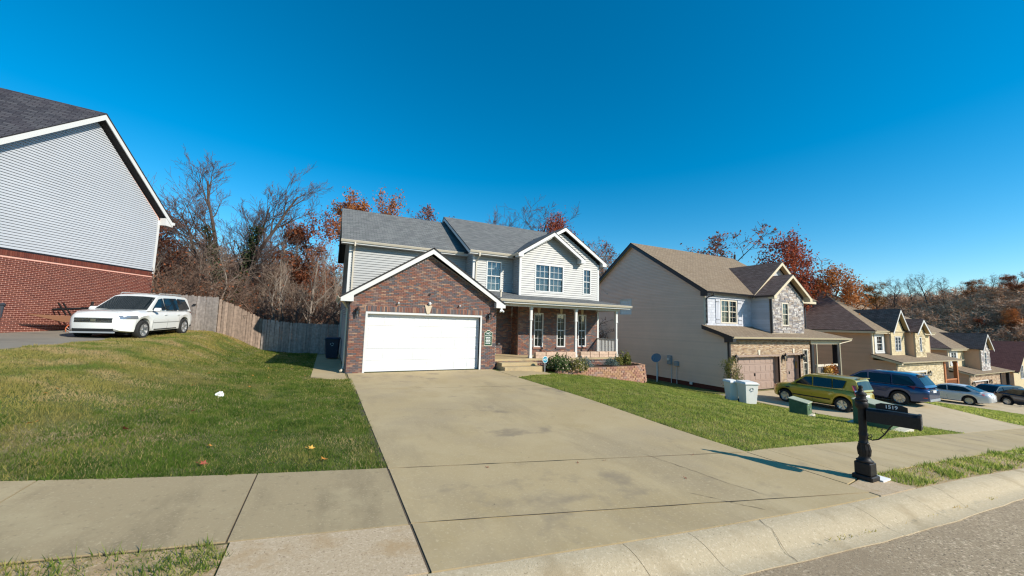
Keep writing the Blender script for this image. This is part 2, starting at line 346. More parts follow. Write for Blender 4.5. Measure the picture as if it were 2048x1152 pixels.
def wall(parent, fr, poly, m, name='wall', holes=(), th=.1):
    """backing wall behind the facing; holes cut as strips"""
    mb = MB(); zs = sorted({p[1] for p in poly} | {h[2] for h in holes} | {h[3] for h in holes})
    zs = [z for z in zs if min(p[1] for p in poly) <= z <= max(p[1] for p in poly)]
    for z0, z1 in zip(zs[:-1], zs[1:]):
        if z1-z0 < 1e-4: continue
        a = clip_band(poly, z0+1e-5); b = clip_band(poly, z1-1e-5); zc = (z0+z1)/2
        if not a or not b: continue
        hs_ = [(h[0], h[1]) for h in holes if h[2] < zc < h[3]]
        segs = minus((min(a[0], b[0])-1, max(a[1], b[1])+1), hs_)
        for s0, s1 in segs:
            q = [(max(a[0], s0), z0), (min(a[1], s1), z0), (min(b[1], s1), z1), (max(b[0], s0), z1)]
            if q[1][0] > q[0][0]+1e-4 or q[2][0] > q[3][0]+1e-4: mb.prism(fr, q, -th, -.012)
    return mb.build(name, m, parent, recalc=False)
def siding(parent, fr, poly, m, h=.1, holes=(), joined=False, off=0.):
    """lap boards, one object each"""
    z = min(p[1] for p in poly)+off; zt = max(p[1] for p in poly); J = MB(); seams = random.random
    while z < zt-.015:
        z1 = min(z+h, zt); a = clip_band(poly, z+1e-4); b = clip_band(poly, z1-1e-4)
        if a and b:
            zc = (z+z1)/2; hv = [(q[0], q[1]) for q in holes if q[2] < zc < q[3]]
            for s0, s1 in minus((min(a[0], b[0]), max(a[1], b[1])), hv):
                q0, q1, q2, q3 = max(a[0], s0), min(a[1], s1), min(b[1], s1), max(b[0], s0)
                if q1-q0 < .02 and q2-q3 < .02: continue
                mb = J if joined else MB()
                p = [fr(q0, z+.004, .034), fr(q1, z+.004, .034), fr(q1, z+.004, -.01), fr(q0, z+.004, -.01), fr(q3, z1-.004, .004), fr(q2, z1-.004, .004), fr(q2, z1-.004, -.01), fr(q3, z1-.004, -.01)]
                mb.hexa(p)
                if not joined: mb.build('siding_board', m, parent)
        z = z1
    if joined: return J.build('siding', m, parent)
def bricks(parent, fr, poly, m, holes=(), bl=.203, bh=.0677, jt=.011, nind=0, near=None, th=.012, name='brick', shake=False, jitter=.0015):
    """running bond; the nearest ones are objects of their own, the rest one joined part"""
    z = min(p[1] for p in poly); zt = max(p[1] for p in poly); row = 0; full = []; rest = MB(); r = random.Random(3)
    while z+bh < zt+.02:
        a = clip_band(poly, z+.002); b = clip_band(poly, z+bh-jt)
        if a and b:
            lo, hi = max(a[0], b[0]), min(a[1], b[1]); zc = z+bh/2
            if hi > lo:
                hv = [(q[0], q[1]) for q in holes if q[2] < zc < q[3]]
                for s0, s1 in minus((lo, hi), hv):
                    k = math.floor((s0)/bl)-1; x = k*bl+(bl/2 if row % 2 else 0)
                    while x < s1:
                        q0, q1 = max(x, s0), min(x+bl-jt, s1)
                        if q1-q0 > .03:
                            if q1-q0 > bl-jt-.003: full.append((q0, z))
                            else: rest.fbox(fr, q0, q1, z, z+bh-jt, -.01, th+r.uniform(-jitter, jitter))
                        x += bl
        z += bh; row += 1
    if near: full.sort(key=lambda p: sum((c-d)**2 for c, d in zip(fr(p[0], p[1], 0), near)))
    else: r.shuffle(full)
    if nind:
        mb = MB(); mb.fbox(lambda s, z_, n: tuple(Vector(fr(s, z_, n))-Vector(fr(0, 0, 0))), 0, bl-jt, 0, bh-jt, -.01, th)
        b0 = None
        for s_, z_ in full[:nind]:
            p = fr(s_, z_, 0)
            if b0 is None: b0 = mb.build(name, m, parent); o = b0
            else: o = b0.copy(); COL.objects.link(o)
            o.location = p
    for s_, z_ in full[nind:]: rest.fbox(fr, s_, s_+bl-jt, z_, z_+bh-jt, -.01, th+r.uniform(-jitter, jitter))
    if rest.f: stuff(rest.build('brickwork' if name == 'brick' else name+'_field', m, parent, recalc=False))
def soldier(parent, fr, s0, s1, z0, h, m, bw=.0677, th=.018, name='soldier_brick', nind=80):
    mb = MB(); mb.fbox(lambda s, z_, n: tuple(Vector(fr(s, z_, n))-Vector(fr(0, 0, 0))), 0, bw-.011, 0, h, -.01, th)
    b0 = None; x = s0; k = 0; R_ = MB()
    while x < s1-bw*.6:
        if k < nind:
            if b0 is None: b0 = mb.build(name, m, parent); o = b0
            else: o = b0.copy(); COL.objects.link(o)
            o.location = fr(x, z0, 0)
        else: R_.fbox(fr, x, x+bw-.011, z0, z0+h, -.01, th)
        x += bw; k += 1
    if R_.f: stuff(R_.build('soldier_course', m, parent, recalc=False))
def roof(parent, pts, m, th=.07, name='roof', udir=None):
    """slab under a sloped polygon with metre UVs along eave and slope"""
    P = [Vector(p) for p in pts]; nrm = (P[1]-P[0]).cross(P[2]-P[0]).normalized()
    if nrm.z < 0: P.reverse(); nrm = -nrm
    u = Vector(udir) if udir else Vector((nrm.y, -nrm.x, 0)); u = u.normalized() if u.length > 1e-3 else Vector((1, 0, 0)); v = nrm.cross(u)
    k = len(P); me = bpy.data.meshes.new(name)
    me.from_pydata([tuple(p) for p in P]+[tuple(p-nrm*th) for p in P], [], [tuple(range(k)), tuple(range(k, 2*k))[::-1]]+[(i, k+i, k+(i+1) % k, (i+1) % k) for i in range(k)])
    ul = me.uv_layers.new(name='UVMap')
    for li, lp in enumerate(me.loops):
        c = Vector(me.vertices[lp.vertex_index].co); ul.data[li].uv = (c.dot(u), c.dot(v))
    me.materials.append(MATS[m]); me.materials.append(MATS['shingle_edge'])
    for p_ in me.polygons[1:]: p_.material_index = 1
    return link(name, me, parent)
def window(parent, fr, s0, s1, z0, z1, cols=1, grid=(2, 2), trim='trim_white', tw=.07, blinds=None, depth=.10, sill=None, arch=False, curtain=False, cdep=.18, gm='pane_glass'):
    """hung windows side by side: frame with panes, grilles, blinds as sub-parts"""
    f = MB(); zm = (z0+z1)/2; nO = .035
    f.fbox(fr, s0, s1, z1-tw, z1, -depth, nO); f.fbox(fr, s0, s1, z0, z0+tw, -depth, nO)
    f.fbox(fr, s0, s0+tw, z0+tw, z1-tw, -depth, nO-.002); f.fbox(fr, s1-tw, s1, z0+tw, z1-tw, -depth, nO-.002)
    cw = (s1-s0-tw)/cols
    for c in range(1, cols): f.fbox(fr, s0+cw*c, s0+cw*c+tw, z0+tw, z1-tw, -depth, nO-.002)
    for c in range(cols):
        a, b = s0+tw+cw*c, s0+cw*(c+1); f.fbox(fr, a, b, zm-.025, zm+.025, -depth, .0)
    o = f.build('window', trim, parent)
    inner = MB(); inner.fbox(fr, s0+.01, s1-.01, z0+.01, z1-.01, -depth-.32, -depth-.3)
    sub(inner.build('room', 'interior', parent), o)
    for c in range(cols):
        a, b = s0+tw+cw*c, s0+cw*(c+1)
        g_ = MB()
        for q0, q1, dn in ((zm+.025, z1-tw, -.03), (z0+tw, zm-.025, -.05)):
            p = MB(); p.fbox(fr, a, b, q0, q1, dn-.006, dn); sub(p.build('pane', gm, parent), o)
            for i in range(1, grid[0]):
                x = a+(b-a)*i/grid[0]; g_.fbox(fr, x-.009, x+.009, q0, q1, dn+.001, dn+.014)
            for j in range(1, grid[1]):
                z = q0+(q1-q0)*j/grid[1]; g_.fbox(fr, a, b, z-.009, z+.009, dn+.0012, dn+.0145)
        if g_.f: sub(g_.build('grille', trim, parent), o)
        if blinds is not None:
            bm = MB(); z = z1-tw-.02; zb = z1-tw-(z1-z0-2*tw)*blinds
            while z > zb:
                bm.hexa([fr(a, z, -.115), fr(b, z, -.115), fr(b, z+.028, -.155), fr(a, z+.028, -.155), fr(a, z+.004, -.113), fr(b, z+.004, -.113), fr(b, z+.032, -.153), fr(a, z+.032, -.153)]); z -= .046
            sub(bm.build('blind', 'blind', parent), o)
        if curtain:
            cm = MB(); cm.fbox(fr, a, b, z0+tw+(z1-z0)*.0, z1-tw, -cdep-.02, -cdep); sub(cm.build('curtain', 'curtain', parent), o)
    if sill:
        m_ = MB(); m_.fbox(fr, s0-.06, s1+.06, z0-.09, z0-.002, -.02, .07); sub(m_.build('sill', sill, parent), o)
    return o
def gutter(parent, p0, p1, m='trim_cream', w=.11, h=.11):
    mb = MB(); p0 = Vector(p0); p1 = Vector(p1); d = (p1-p0).normalized(); out = d.cross(Vector((0, 0, 1)))
    prof = [(-.01, -h), (.055, -h), (w-.02, -.05), (w, -.012), (w, 0), (w-.012, 0), (w-.03, -.045), (.05, -h+.015), (0, -h+.015)]
    k = len(prof); a = [p0+out*x+Vector((0, 0, z)) for x, z in prof]; b = [p1+out*x+Vector((0, 0, z)) for x, z in prof]
    mb.add(a+b, [tuple(range(k))[::-1], tuple(range(k, 2*k))]+[(i, (i+1) % k, k+(i+1) % k, k+i) for i in range(k)])
    return mb.build('gutter', m, parent)
def downspout(parent, pts, m='trim_cream', w=.075):
    mb = MB(); mb.tube(pts, w*.62, 4); return mb.build('downspout', m, parent)
def lantern(parent, fr, s, z, sc=1., n0=.014):
    """wall lantern: back plate, arm, cage, glass, roof"""
    c = lambda a, b_, n: fr(s+a*sc, z+b_*sc, n0+n*sc)
    b = MB(); q = frame_at(fr, s, z, n0, sc)
    b.fbox(q, -.055, .055, -.02, .22, 0, .02); b.tube([q(0, .1, .02), q(0, .19, .07), q(0, .24, .12), q(0, .21, .13)], .012*sc, 5)
    o = b.build('lantern', 'black_iron', parent)
    k = MB()
    for a in range(6):
        t = a*PI/3; k.tube([q(.085*math.cos(t), .15, .13+.085*math.sin(t)), q(.055*math.cos(t), -.1, .13+.055*math.sin(t))], .008*sc, 4)
    prof = [(.11, .15), (.06, .23), (.015, .28), (.012, .33)]
    for (r0, h0), (r1, h1) in zip(prof[:-1], prof[1:]):
        for a in range(8):
            t0, t1 = a*PI/4, (a+1)*PI/4
            k.add([q(r0*math.cos(t0), h0, .13+r0*math.sin(t0)), q(r0*math.cos(t1), h0, .13+r0*math.sin(t1)), q(r1*math.cos(t1), h1, .13+r1*math.sin(t1)), q(r1*math.cos(t0), h1, .13+r1*math.sin(t0))], [(0, 1, 2, 3)])
    sub(k.build('cage', 'black_iron', parent), o)
    g_ = MB()
    for a in range(6):
        t0, t1 = a*PI/3, (a+1)*PI/3
        g_.add([q(.08*math.cos(t0), .15, .13+.08*math.sin(t0)), q(.08*math.cos(t1), .15, .13+.08*math.sin(t1)), q(.05*math.cos(t1), -.1, .13+.05*math.sin(t1)), q(.05*math.cos(t0), -.1, .13+.05*math.sin(t0))], [(0, 1, 2, 3)])
    sub(g_.build('lamp_glass', 'lamp_glass', parent), o)
    return o
def frame_at(fr, s, z, n0, sc):
    return lambda a, b, n: fr(s+a*sc, z+b*sc, n0+n*sc)
def text(parent, body, size, M4, m, name='lettering', ext=.002, bold=False):
    cu_ = bpy.data.curves.new(name, 'FONT'); cu_.body = body; cu_.size = size; cu_.align_x = 'CENTER'; cu_.align_y = 'CENTER'; cu_.extrude = ext
    if bold: cu_.offset = size*.02
    t = bpy.data.objects.new('tmp', cu_); COL.objects.link(t)
    dg = bpy.context.evaluated_depsgraph_get(); me = bpy.data.meshes.new_from_object(t.evaluated_get(dg)); bpy.data.objects.remove(t)
    me.transform(M4); me.materials.clear(); me.materials.append(MATS[m]); return link(name, me, parent)
# ---------------------------------------------------------------- ground height
LX = [-60, -30, -13, -8, -6.5, -5, -3.4, -1.2, .3, 8, 11, 14, 17, 19, 20.3, 30.5, 33, 36, 42, 50, 56, 63, 72, 84, 105, 140]
LZ = [4.5, 2.6, 1.3, 1.17, 1.12, .9, .5, .1, 0, 0, -.22, -.62, -1.15, -1.5, -1.6, -1.65, -1.85, -2.3, -3.0, -3.3, -4.0, -4.95, -5.15, -6.6, -8.0, -9]
RX = [-60, -30, -13, -8, -5.4, -4.4, -3.4, -2.2, .3]; RZ = [4.5, 2.6, 1.3, 1.17, 1.12, .72, .22, .06, 0]
SX = [-60, -30, -12, -3, .9, 6.9, 7.5, 10, 14, 20, 30, 42, 63, 84, 105, 140]
SZ = [4.2, 2.5, 1.05, .24, .03, -.08, -.1, -.28, -.65, -1.25, -2.1, -3.1, -4.95, -6.6, -8.0, -9]
def sm(t): t = np.clip(t, 0, 1); return t*t*(3-2*t)
def gnd(x, y):
    x = np.asarray(x, float); y = np.asarray(y, float)
    lot = np.interp(x, LX, LZ); rear = np.interp(x, RX, RZ); kr = sm((y-12)/9)*(x < .3); lot = lot*(1-kr)+rear*kr
    lot = lot+sm((-3.6-x)/1.6)*np.clip(y-20.6, 0, 12)*.042
    st = np.interp(x, SX, SZ); k = sm((y-5.2)/4.5)
    z = st*(1-k)+lot*k
    # wooded rise behind the lots and the far hill to the right
    z = z+sm((y-33)/45)*5*np.where(x < 30, 1, 1-sm((x-30)/30))
    z = z-sm((y-24)/25)*1.5*sm((x-28)/25)
    z = z+sm((x-99)/38)*sm((y+25)/30)*19+sm((x-140)/60)*3
    return z
G1 = lambda x, y: float(gnd(x, y))
PX = [-60, -12, -3, .9, 6.9, 7.5, 11, 17, 23, 42, 70, 140]
def walk_back(x): return np.interp(x, PX, [9.5, 6.7, 6.22, 5.74, 4.46, 4.46, 4.55, 5.0, 5.35, 6.0, 6.6, 8])
def walk_front(x): return np.interp(x, PX, [7.9, 5.15, 4.52, 4.1, 2.95, 3.04, 3.18, 3.5, 3.8, 4.4, 5.0, 6.4])
def curb_back(x): return np.interp(x, [-60, -12, -3, .93, 3, 5.6, 7.2, 10, 13, 20, 42, 70, 140], [7, 4.2, 3.62, 3.27, 2.98, 2.68, 2.54, 2.54, 2.57, 2.8, 3.4, 4.0, 5.4])
# ---------------------------------------------------------------- setting: ground, road, kerb, walks, drives
def grid_obj(name, X, Y, Z, m, parent=None):
    ny, nx = X.shape; me = bpy.data.meshes.new(name)
    v = np.stack([X, Y, Z], -1).reshape(-1, 3); i = np.arange((ny-1)*(nx-1)); r = i//(nx-1); c = i % (nx-1); a = r*nx+c
    f = np.stack([a, a+1, a+nx+1, a+nx], -1)
    me.from_pydata(v.tolist(), [], f.tolist()); me.materials.append(MATS[m]); me.shade_smooth()
    return link(name, me, parent)
def lin(*seg):
    out = []
    for a, b, n in seg: out += list(np.linspace(a, b, n, endpoint=False))
    return np.array(out+[seg[-1][1]])
gx = lin((-900, -60, 12), (-60, -16, 30), (-16, 34, 170), (34, 110, 90), (110, 260, 40), (260, 1400, 16))
gv = np.concatenate([lin((-400, -60, 8), (-60, -12, 14)), [-11.9, -1.0, -.06, -.05], lin((0, 14, 50), (14, 40, 60), (40, 140, 60), (140, 1100, 16))])
GXX, GVV = np.meshgrid(gx, gv); GYY = curb_back(GXX)+GVV; GZZ = gnd(GXX, GYY)
low = (GVV < -.01) & (GVV > -11.95); GZZ = np.where(low, gnd(GXX, curb_back(GXX))-.3, GZZ)
GZZ = GZZ+sm((-GVV-13)/35)*8*(GVV < -12)  # added rise behind the camera, blocks horizon glow in window reflections
grd = struct(grid_obj('ground', GXX, GYY, GZZ, 'soil')); grd.data.materials.append(MATS['leaf_litter'])
cy = GYY[:-1, :-1].ravel(); cx = GXX[:-1, :-1].ravel()
wood = ((cy > 29.5) & (cx > -70)) | (cx > 100) | (cx < -40)
grd.data.polygons.foreach_set('material_index', wood.astype(np.int32))
rx = lin((-150, -16, 40), (-16, 34, 120), (34, 200, 90)); rv = np.array([-9.4, -7, -5, -3, -2, -1.2, -.7, -.53])
RXX, RVV = np.meshgrid(rx, rv); crown = .05*(1-((RVV+5)/4.5)**2)
struct(grid_obj('road', RXX, curb_back(RXX)+RVV, gnd(RXX, curb_back(RXX))-.118+crown, 'asphalt'))
def group_empty(name, kind='structure'):
    o = bpy.data.objects.new(name, None); COL.objects.link(o); o.empty_display_size = .3; o['kind'] = kind; PINV[o.name] = Matrix.Identity(4); return o
kerb = group_empty('kerb')
prof = [(0, -.12), (0, .014), (-.10, .010), (-.20, -.012), (-.28, -.045), (-.35, -.08), (-.41, -.102), (-.54, -.108), (-.545, -.2)]
ks = [-30]+list(np.arange(-24, .5, 3.05))+[.88, 2.75, 3.55, 6.15, 7.35]+list(np.arange(10.4, 75, 3.05))
for a, b in zip(ks[:-1], ks[1:]):
    n = max(2, int((b-a)/.4)+1); xs = np.linspace(a+.003, b-.003, n); mb = MB(); rr = random.Random(int(a*10))
    for x in xs:
        for v_, dz in prof:
            jit = rr.uniform(-.006, .006) if v_ < -.45 else 0
            mb.v.append((x+jit, float(curb_back(x))+v_+jit*2, G1(x, curb_back(x))+dz))
    k = len(prof)
    for i in range(n-1):
        for j in range(k-1): mb.f.append((i*k+j, (i+1)*k+j, (i+1)*k+j+1, i*k+j+1))
    mb.f += [tuple(range(k)), tuple(range((n-1)*k, n*k))[::-1]]
    mb.build('kerb_section', 'curb_mat', kerb, smooth=True, angle=50)
def slab(parent, xl, xr, y0, y1, m, off=.02, nx=8, ny=8, name='slab', gap=.008):
    """xl,xr functions of y-fraction (callable or number), y0,y1 functions of x"""
    F_ = lambda f, t: f(t) if callable(f) else f
    top = np.zeros((ny+1, nx+1, 3))
    for j in range(ny+1):
        for i in range(nx+1):
            tx, ty = i/nx, j/ny; x = F_(xl, ty)+gap+(F_(xr, ty)-F_(xl, ty)-2*gap)*tx
            ya, yb = float(F_(y0, x))+gap, float(F_(y1, x))-gap; y = ya+(yb-ya)*ty
            top[j, i] = (x, y, G1(x, y)+off)
    mb = MB(); mb.v = [tuple(p) for p in top.reshape(-1, 3)]
    mb.f = [(j*(nx+1)+i, j*(nx+1)+i+1, (j+1)*(nx+1)+i+1, (j+1)*(nx+1)+i) for j in range(ny) for i in range(nx)]
    ring = [i for i in range(nx+1)]+[(j+1)*(nx+1)-1 for j in range(1, ny+1)]+[ny*(nx+1)+i for i in range(nx-1, -1, -1)]+[j*(nx+1) for j in range(ny-1, 0, -1)]
    o = len(mb.v); k = len(ring); mb.v += [(mb.v[r][0], mb.v[r][1], mb.v[r][2]-.12) for r in ring]
    mb.f += [(ring[i], o+i, o+(i+1) % k, ring[(i+1) % k]) for i in range(k)]
    return mb.build(name, m, parent)
walk = group_empty('sidewalk')
js = list(np.arange(-27.9, -2.9, 2.09))+[-2.77, -.68, .895]
for a, b in zip(js[:-1], js[1:]): slab(walk, a, b, walk_front, walk_back, 'concrete_walk', nx=5, ny=5, gap=.009)
js = [6.98, 7.55]+list(np.arange(9.0, 60, 1.52))
for a, b in zip(js[:-1], js[1:]): slab(walk, a, b, walk_front, walk_back, 'concrete', nx=4, ny=4, gap=.006)
drv = group_empty('driveway')
j1 = lambda x: 12.6-.175*(x-.82); j2 = lambda x: 5.72-.213*(x-.9); j3 = lambda x: 4.12-.238*(x-.9)
slab(drv, .82, 6.98, lambda x: j1(x), lambda x: 16.31, 'concrete', nx=10, ny=8)
slab(drv, .9, 7.0, lambda x: j2(x), lambda x: j1(x), 'concrete', nx=12, ny=14, gap=.011)
slab(drv, .905, 6.97, lambda x: j3(x), lambda x: j2(x), 'concrete', nx=10, ny=5, gap=.011)
slab(drv, .91, 6.9, lambda x: float(curb_back(x)), lambda x: j3(x), 'concrete', nx=10, ny=4, gap=.011)
slab(drv, -.66, .905, curb_back, walk_front, 'aggregate', nx=6, ny=4, gap=.012)
slab(drv, 6.92, 7.95, curb_back, lambda x: float(walk_front(x))-.02, 'aggregate', nx=4, ny=3, gap=.008)
slab(drv, .80, 7.02, lambda x: float(curb_back(x))+.03, 16.2, 'joint_dark', off=.007, nx=14, ny=30, name='joint_filler')
slab(walk, -2.9, .9, walk_front, walk_back, 'joint_dark', off=.007, nx=10, ny=5, name='joint_filler')
slab(walk, 6.98, 30, walk_front, walk_back, 'joint_dark', off=.007, nx=50, ny=5, name='joint_filler')
struct(slab(None, -6, -.66, lambda x: float(curb_back(x))+.01, lambda x: float(walk_front(x))-.01, 'bare_dirt', off=.006, nx=16, ny=5, name='verge_soil'))
struct(slab(None, 8.0, 20, lambda x: float(curb_back(x))+.01, lambda x: float(walk_front(x))-.01, 'bare_dirt', off=.006, nx=30, ny=4, name='verge_soil'))
path = group_empty('path')
slab(path, 7.0, 9.35, lambda x: 13.7+max(0, x-7)*.45, lambda x: 15.62, 'concrete', nx=5, ny=5, gap=.004)
slab(path, -.42, .74, lambda x: 14.75+max(0, .3-x)*.9, lambda x: 25.2, 'concrete', nx=3, ny=14, gap=.004)
ld = group_empty('neighbour_driveway')
slab(ld, lambda t: -12.6, lambda t: -7.3+.1*math.sin(t*9), lambda x: float(walk_back(x)), lambda x: 19., 'drive_left', nx=6, ny=10)
slab(ld, -12.6, -7.2, 19.0, 33, 'drive_left', nx=6, ny=10)
td = group_empty('neighbour_driveway')
for a, b in ((0, .35), (.35, .7), (.7, 1)):
    slab(td, 20.45, 25.5, lambda x: float(walk_back(x))+(14.55-float(walk_back(x)))*a, lambda x: float(walk_back(x))+(14.55-float(walk_back(x)))*b, 'drive_far', nx=5, ny=5)
    slab(td, 25.5, 30.4, lambda x: float(walk_back(x))+(14.55-float(walk_back(x)))*a, lambda x: float(walk_back(x))+(14.55-float(walk_back(x)))*b, 'drive_far', nx=5, ny=5)
for x0, x1 in ((42.9, 54), (64, 72), (85, 92)):
    d3 = group_empty('neighbour_driveway')
    slab(d3, x0, (x0+x1)/2, lambda x: float(walk_back(x)), 15., 'drive_far', nx=4, ny=8); slab(d3, (x0+x1)/2, x1, lambda x: float(walk_back(x)), 15., 'drive_far', nx=4, ny=8)
# grass blades -------------------------------------------------------------
def lump(x, y, s=1., ph=0.):
    return (np.sin(x*1.7*s+ph)+np.sin(y*2.3*s+1.3+ph)+np.sin((x+y)*1.1*s+2+ph)+np.sin((x*3.1-y*1.9)*s+ph))/4
def blades(name, m, pts, hmin, hmax, seed):
    r = np.random.default_rng(seed); n = len(pts); d = np.hypot(pts[:, 0], pts[:, 1])
    a = r.uniform(0, 2*PI, n); h = r.uniform(hmin, hmax, n)*(.72+.5*np.clip(lump(pts[:, 0]*4, pts[:, 1]*4, 1., seed)+lump(pts[:, 0]*1.3, pts[:, 1]*1.3)+.4, 0, 1.4)); wd = np.maximum(.0055, .00075*d)*r.uniform(.7, 1.3, n)
    la = r.uniform(0, 2*PI, n); ln = h*r.uniform(.15, .95, n); z = gnd(pts[:, 0], pts[:, 1])-.006
    v = np.empty((n, 3, 3)); ca, sa = np.cos(a)*wd, np.sin(a)*wd
    v[:, 0] = np.stack([pts[:, 0]-ca, pts[:, 1]-sa, z], -1); v[:, 1] = np.stack([pts[:, 0]+ca, pts[:, 1]+sa, z], -1)
    v[:, 2] = np.stack([pts[:, 0]+np.cos(la)*ln, pts[:, 1]+np.sin(la)*ln, z+h], -1)
    me = bpy.data.meshes.new(name); me.vertices.add(3*n); me.vertices.foreach_set('co', v.ravel()); me.loops.add(3*n)
    me.loops.foreach_set('vertex_index', np.arange(3*n, dtype=np.int32)); me.polygons.add(n)
    me.polygons.foreach_set('loop_start', np.arange(0, 3*n, 3, dtype=np.int32)); me.update(); me.validate()
    me.materials.append(MATS[m]); return link(name, me)
def scatter(x0, x1, y0, y1, mask, dens, seed):
    r = np.random.default_rng(seed); out = []; cell = 1.0
    for cx_ in np.arange(x0, x1, cell):
        for cy_ in np.arange(y0, y1, cell):
            d = math.hypot(cx_+.5, cy_+.5); k = int(dens(d)*cell*cell)
            out.append(np.stack([r.uniform(cx_, cx_+cell, k), r.uniform(cy_, cy_+cell, k)], -1))
    p = np.concatenate(out); return p[mask(p[:, 0], p[:, 1])]
dens = lambda d: float(np.interp(d, [3, 7, 12, 20, 30], [4200, 2900, 1900, 1000, 450]))
ml = lambda x, y: (y > walk_back(x)-.02+.03*np.sin(x*21)*np.sin(x*5)) & (x < .885+.035*np.sin(y*9)*np.sin(y*23)) & (x > -7.25-.1*np.sin(y*3)) & ~((x > -.42+np.maximum(0, .5-(y-14.75)))*(y > 14.8) > 0) & (y < 26.6+.0*x)
pl = scatter(-13, 1, 5, 27, ml, dens, 1)
zz = gnd(pl[:, 0], pl[:, 1]); pd = .10+sm((zz-.30)/.6)*.85+np.clip(lump(pl[:, 0], pl[:, 1], .8), 0, 1)*.35+sm((pl[:, 1]-9)/8)*.12
dry = rng.uniform(0, 1, len(pl)) < np.clip(pd, 0, .92)
lg = stuff(blades('lawn_grass', 'grass_blade', pl[~dry], .03, .075, 2)); lg['label'] = 'short green lawn beside the left edge of the concrete driveway'
lg2 = stuff(blades('dry_grass', 'grass_blade_dry', pl[dry], .03, .075, 3)); lg2['label'] = 'yellowed dry grass on the bank below the white car'
mr_ = lambda x, y: (y > walk_back(x)-.02+.03*np.sin(x*17)*np.sin(x*5)) & (x > 7.03+.03*np.sin(y*7)) & (x < 20.4) & ~((x < 9.4) & (y > 13.65+np.maximum(0, x-7)*.45)) & (y < np.where(x < 16.2, 15.45-.0*x, 30))
pr = scatter(7, 21, 4, 27, mr_, dens, 4)
dry = rng.uniform(0, 1, len(pr)) < .22+.3*np.clip(lump(pr[:, 0], pr[:, 1], .5, 1), 0, 1)
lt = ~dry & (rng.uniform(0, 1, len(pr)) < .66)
stuff(blades('lawn_grass', 'grass_blade', pr[~dry & ~lt], .03, .07, 5))['label'] = 'darker green blades in the lawn sloping to the tan house'
stuff(blades('lawn_grass', 'grass_blade_pale_lit', pr[lt], .03, .075, 15))['label'] = 'yellow-green lawn sloping down to the tan neighbouring house'
stuff(blades('dry_grass', 'grass_blade_dry', pr[dry], .02, .05, 6))['label'] = 'dry yellow blades among the sloping right-hand lawn'
ms = lambda x, y: (y > curb_back(x)+.03) & (y < walk_front(x)+.015) & ((x > 7.95+.12*np.sin(y*8)) | (x < -.72-.1*np.sin(y*9)))
ps = scatter(-6, 30, 2, 7, ms, lambda d: float(np.interp(d, [3, 8, 16, 30], [3600, 2600, 1000, 400])), 7)
bare = (lump(ps[:, 0], ps[:, 1], 1.6, 2) > np.where(ps[:, 0] < 0, -.25, .2)) & (rng.uniform(0, 1, len(ps)) < .85); dry = rng.uniform(0, 1, len(ps)) < .3
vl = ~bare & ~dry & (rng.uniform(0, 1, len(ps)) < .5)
stuff(blades('verge_grass', 'grass_blade', ps[~bare & ~dry & ~vl], .04, .12, 8))['label'] = 'tufted grass verge between kerb and sidewalk'
stuff(blades('verge_grass', 'grass_blade_pale_lit', ps[vl], .04, .11, 18))['label'] = 'pale yellow-green blades in the kerbside verge'
stuff(blades('dry_grass', 'grass_blade_dry', ps[(bare & (rng.uniform(0, 1, len(ps)) < .35)) | (~bare & dry)], .02, .06, 9))['label'] = 'dry straw-coloured grass in the kerbside verge'
mt = lambda x, y: (y > walk_back(x)) & ((x > 30.5) & (x < 42.8) & (y < 15))
pt = scatter(30, 43, 5, 16, mt, lambda d: 320, 10)
stuff(blades('lawn_grass', 'grass_blade_pale_lit', pt, .04, .08, 11))['label'] = 'grass strip between the blue car and the white sedan'
# tufts along the driveway and kerb joints
jt_ = []
for k in range(260):
    x = random.uniform(3.2, 7.8); jt_.append((x, float(curb_back(x))+random.uniform(-.02, .03)))
for k in range(260):
    x = random.uniform(3.5, 9); jt_.append((x, float(curb_back(x))-.5+random.uniform(-.03, .03)))
jp = np.array(jt_); jp = jp[lump(jp[:, 0]*3, jp[:, 1]*3) > .05]
stuff(blades('joint_weeds', 'grass_blade_dry', jp, .01, .035, 12))['label'] = 'withered weeds in the kerb joint'

# hairline cracks in the concrete, thin strips just above the slabs
def crack(x0, y0, x1, y1, seed, wd=.004, parent=drv, dz=.0245, jit=.03, name='crack'):
    r = random.Random(seed); n = 22; mb = MB(); px, py = x1-x0, y1-y0; L_ = math.hypot(px, py); nx_, ny_ = -py/L_, px/L_; off = 0
    for i in range(n+1):
        t = i/n; off = off*.8+r.uniform(-jit, jit)*L_/3; x, y = x0+px*t+nx_*off, y0+py*t+ny_*off; w_ = wd*r.uniform(.4, 1.4)*(1 if 0 < i < n else .1); z = G1(x, y)+dz
        mb.v += [(x-nx_*w_, y-ny_*w_, z), (x+nx_*w_, y+ny_*w_, z)]
    mb.f = [(2*i, 2*i+1, 2*i+3, 2*i+2) for i in range(n)]; mb.build(name, 'joint_dark', parent)
for jf, k_ in ((j1, 31), (j2, 32), (j3, 33)): crack(.95, jf(.95), 6.9, jf(6.9), k_, .0042, drv, .0245, .002, 'joint')
crack(5.0, 5.0, 5.35, 3.15, 1); crack(4.4, 3.6, 4.9, 2.9, 2, .003); crack(2.0, 9.5, 4.2, 8.2, 4, .0025)
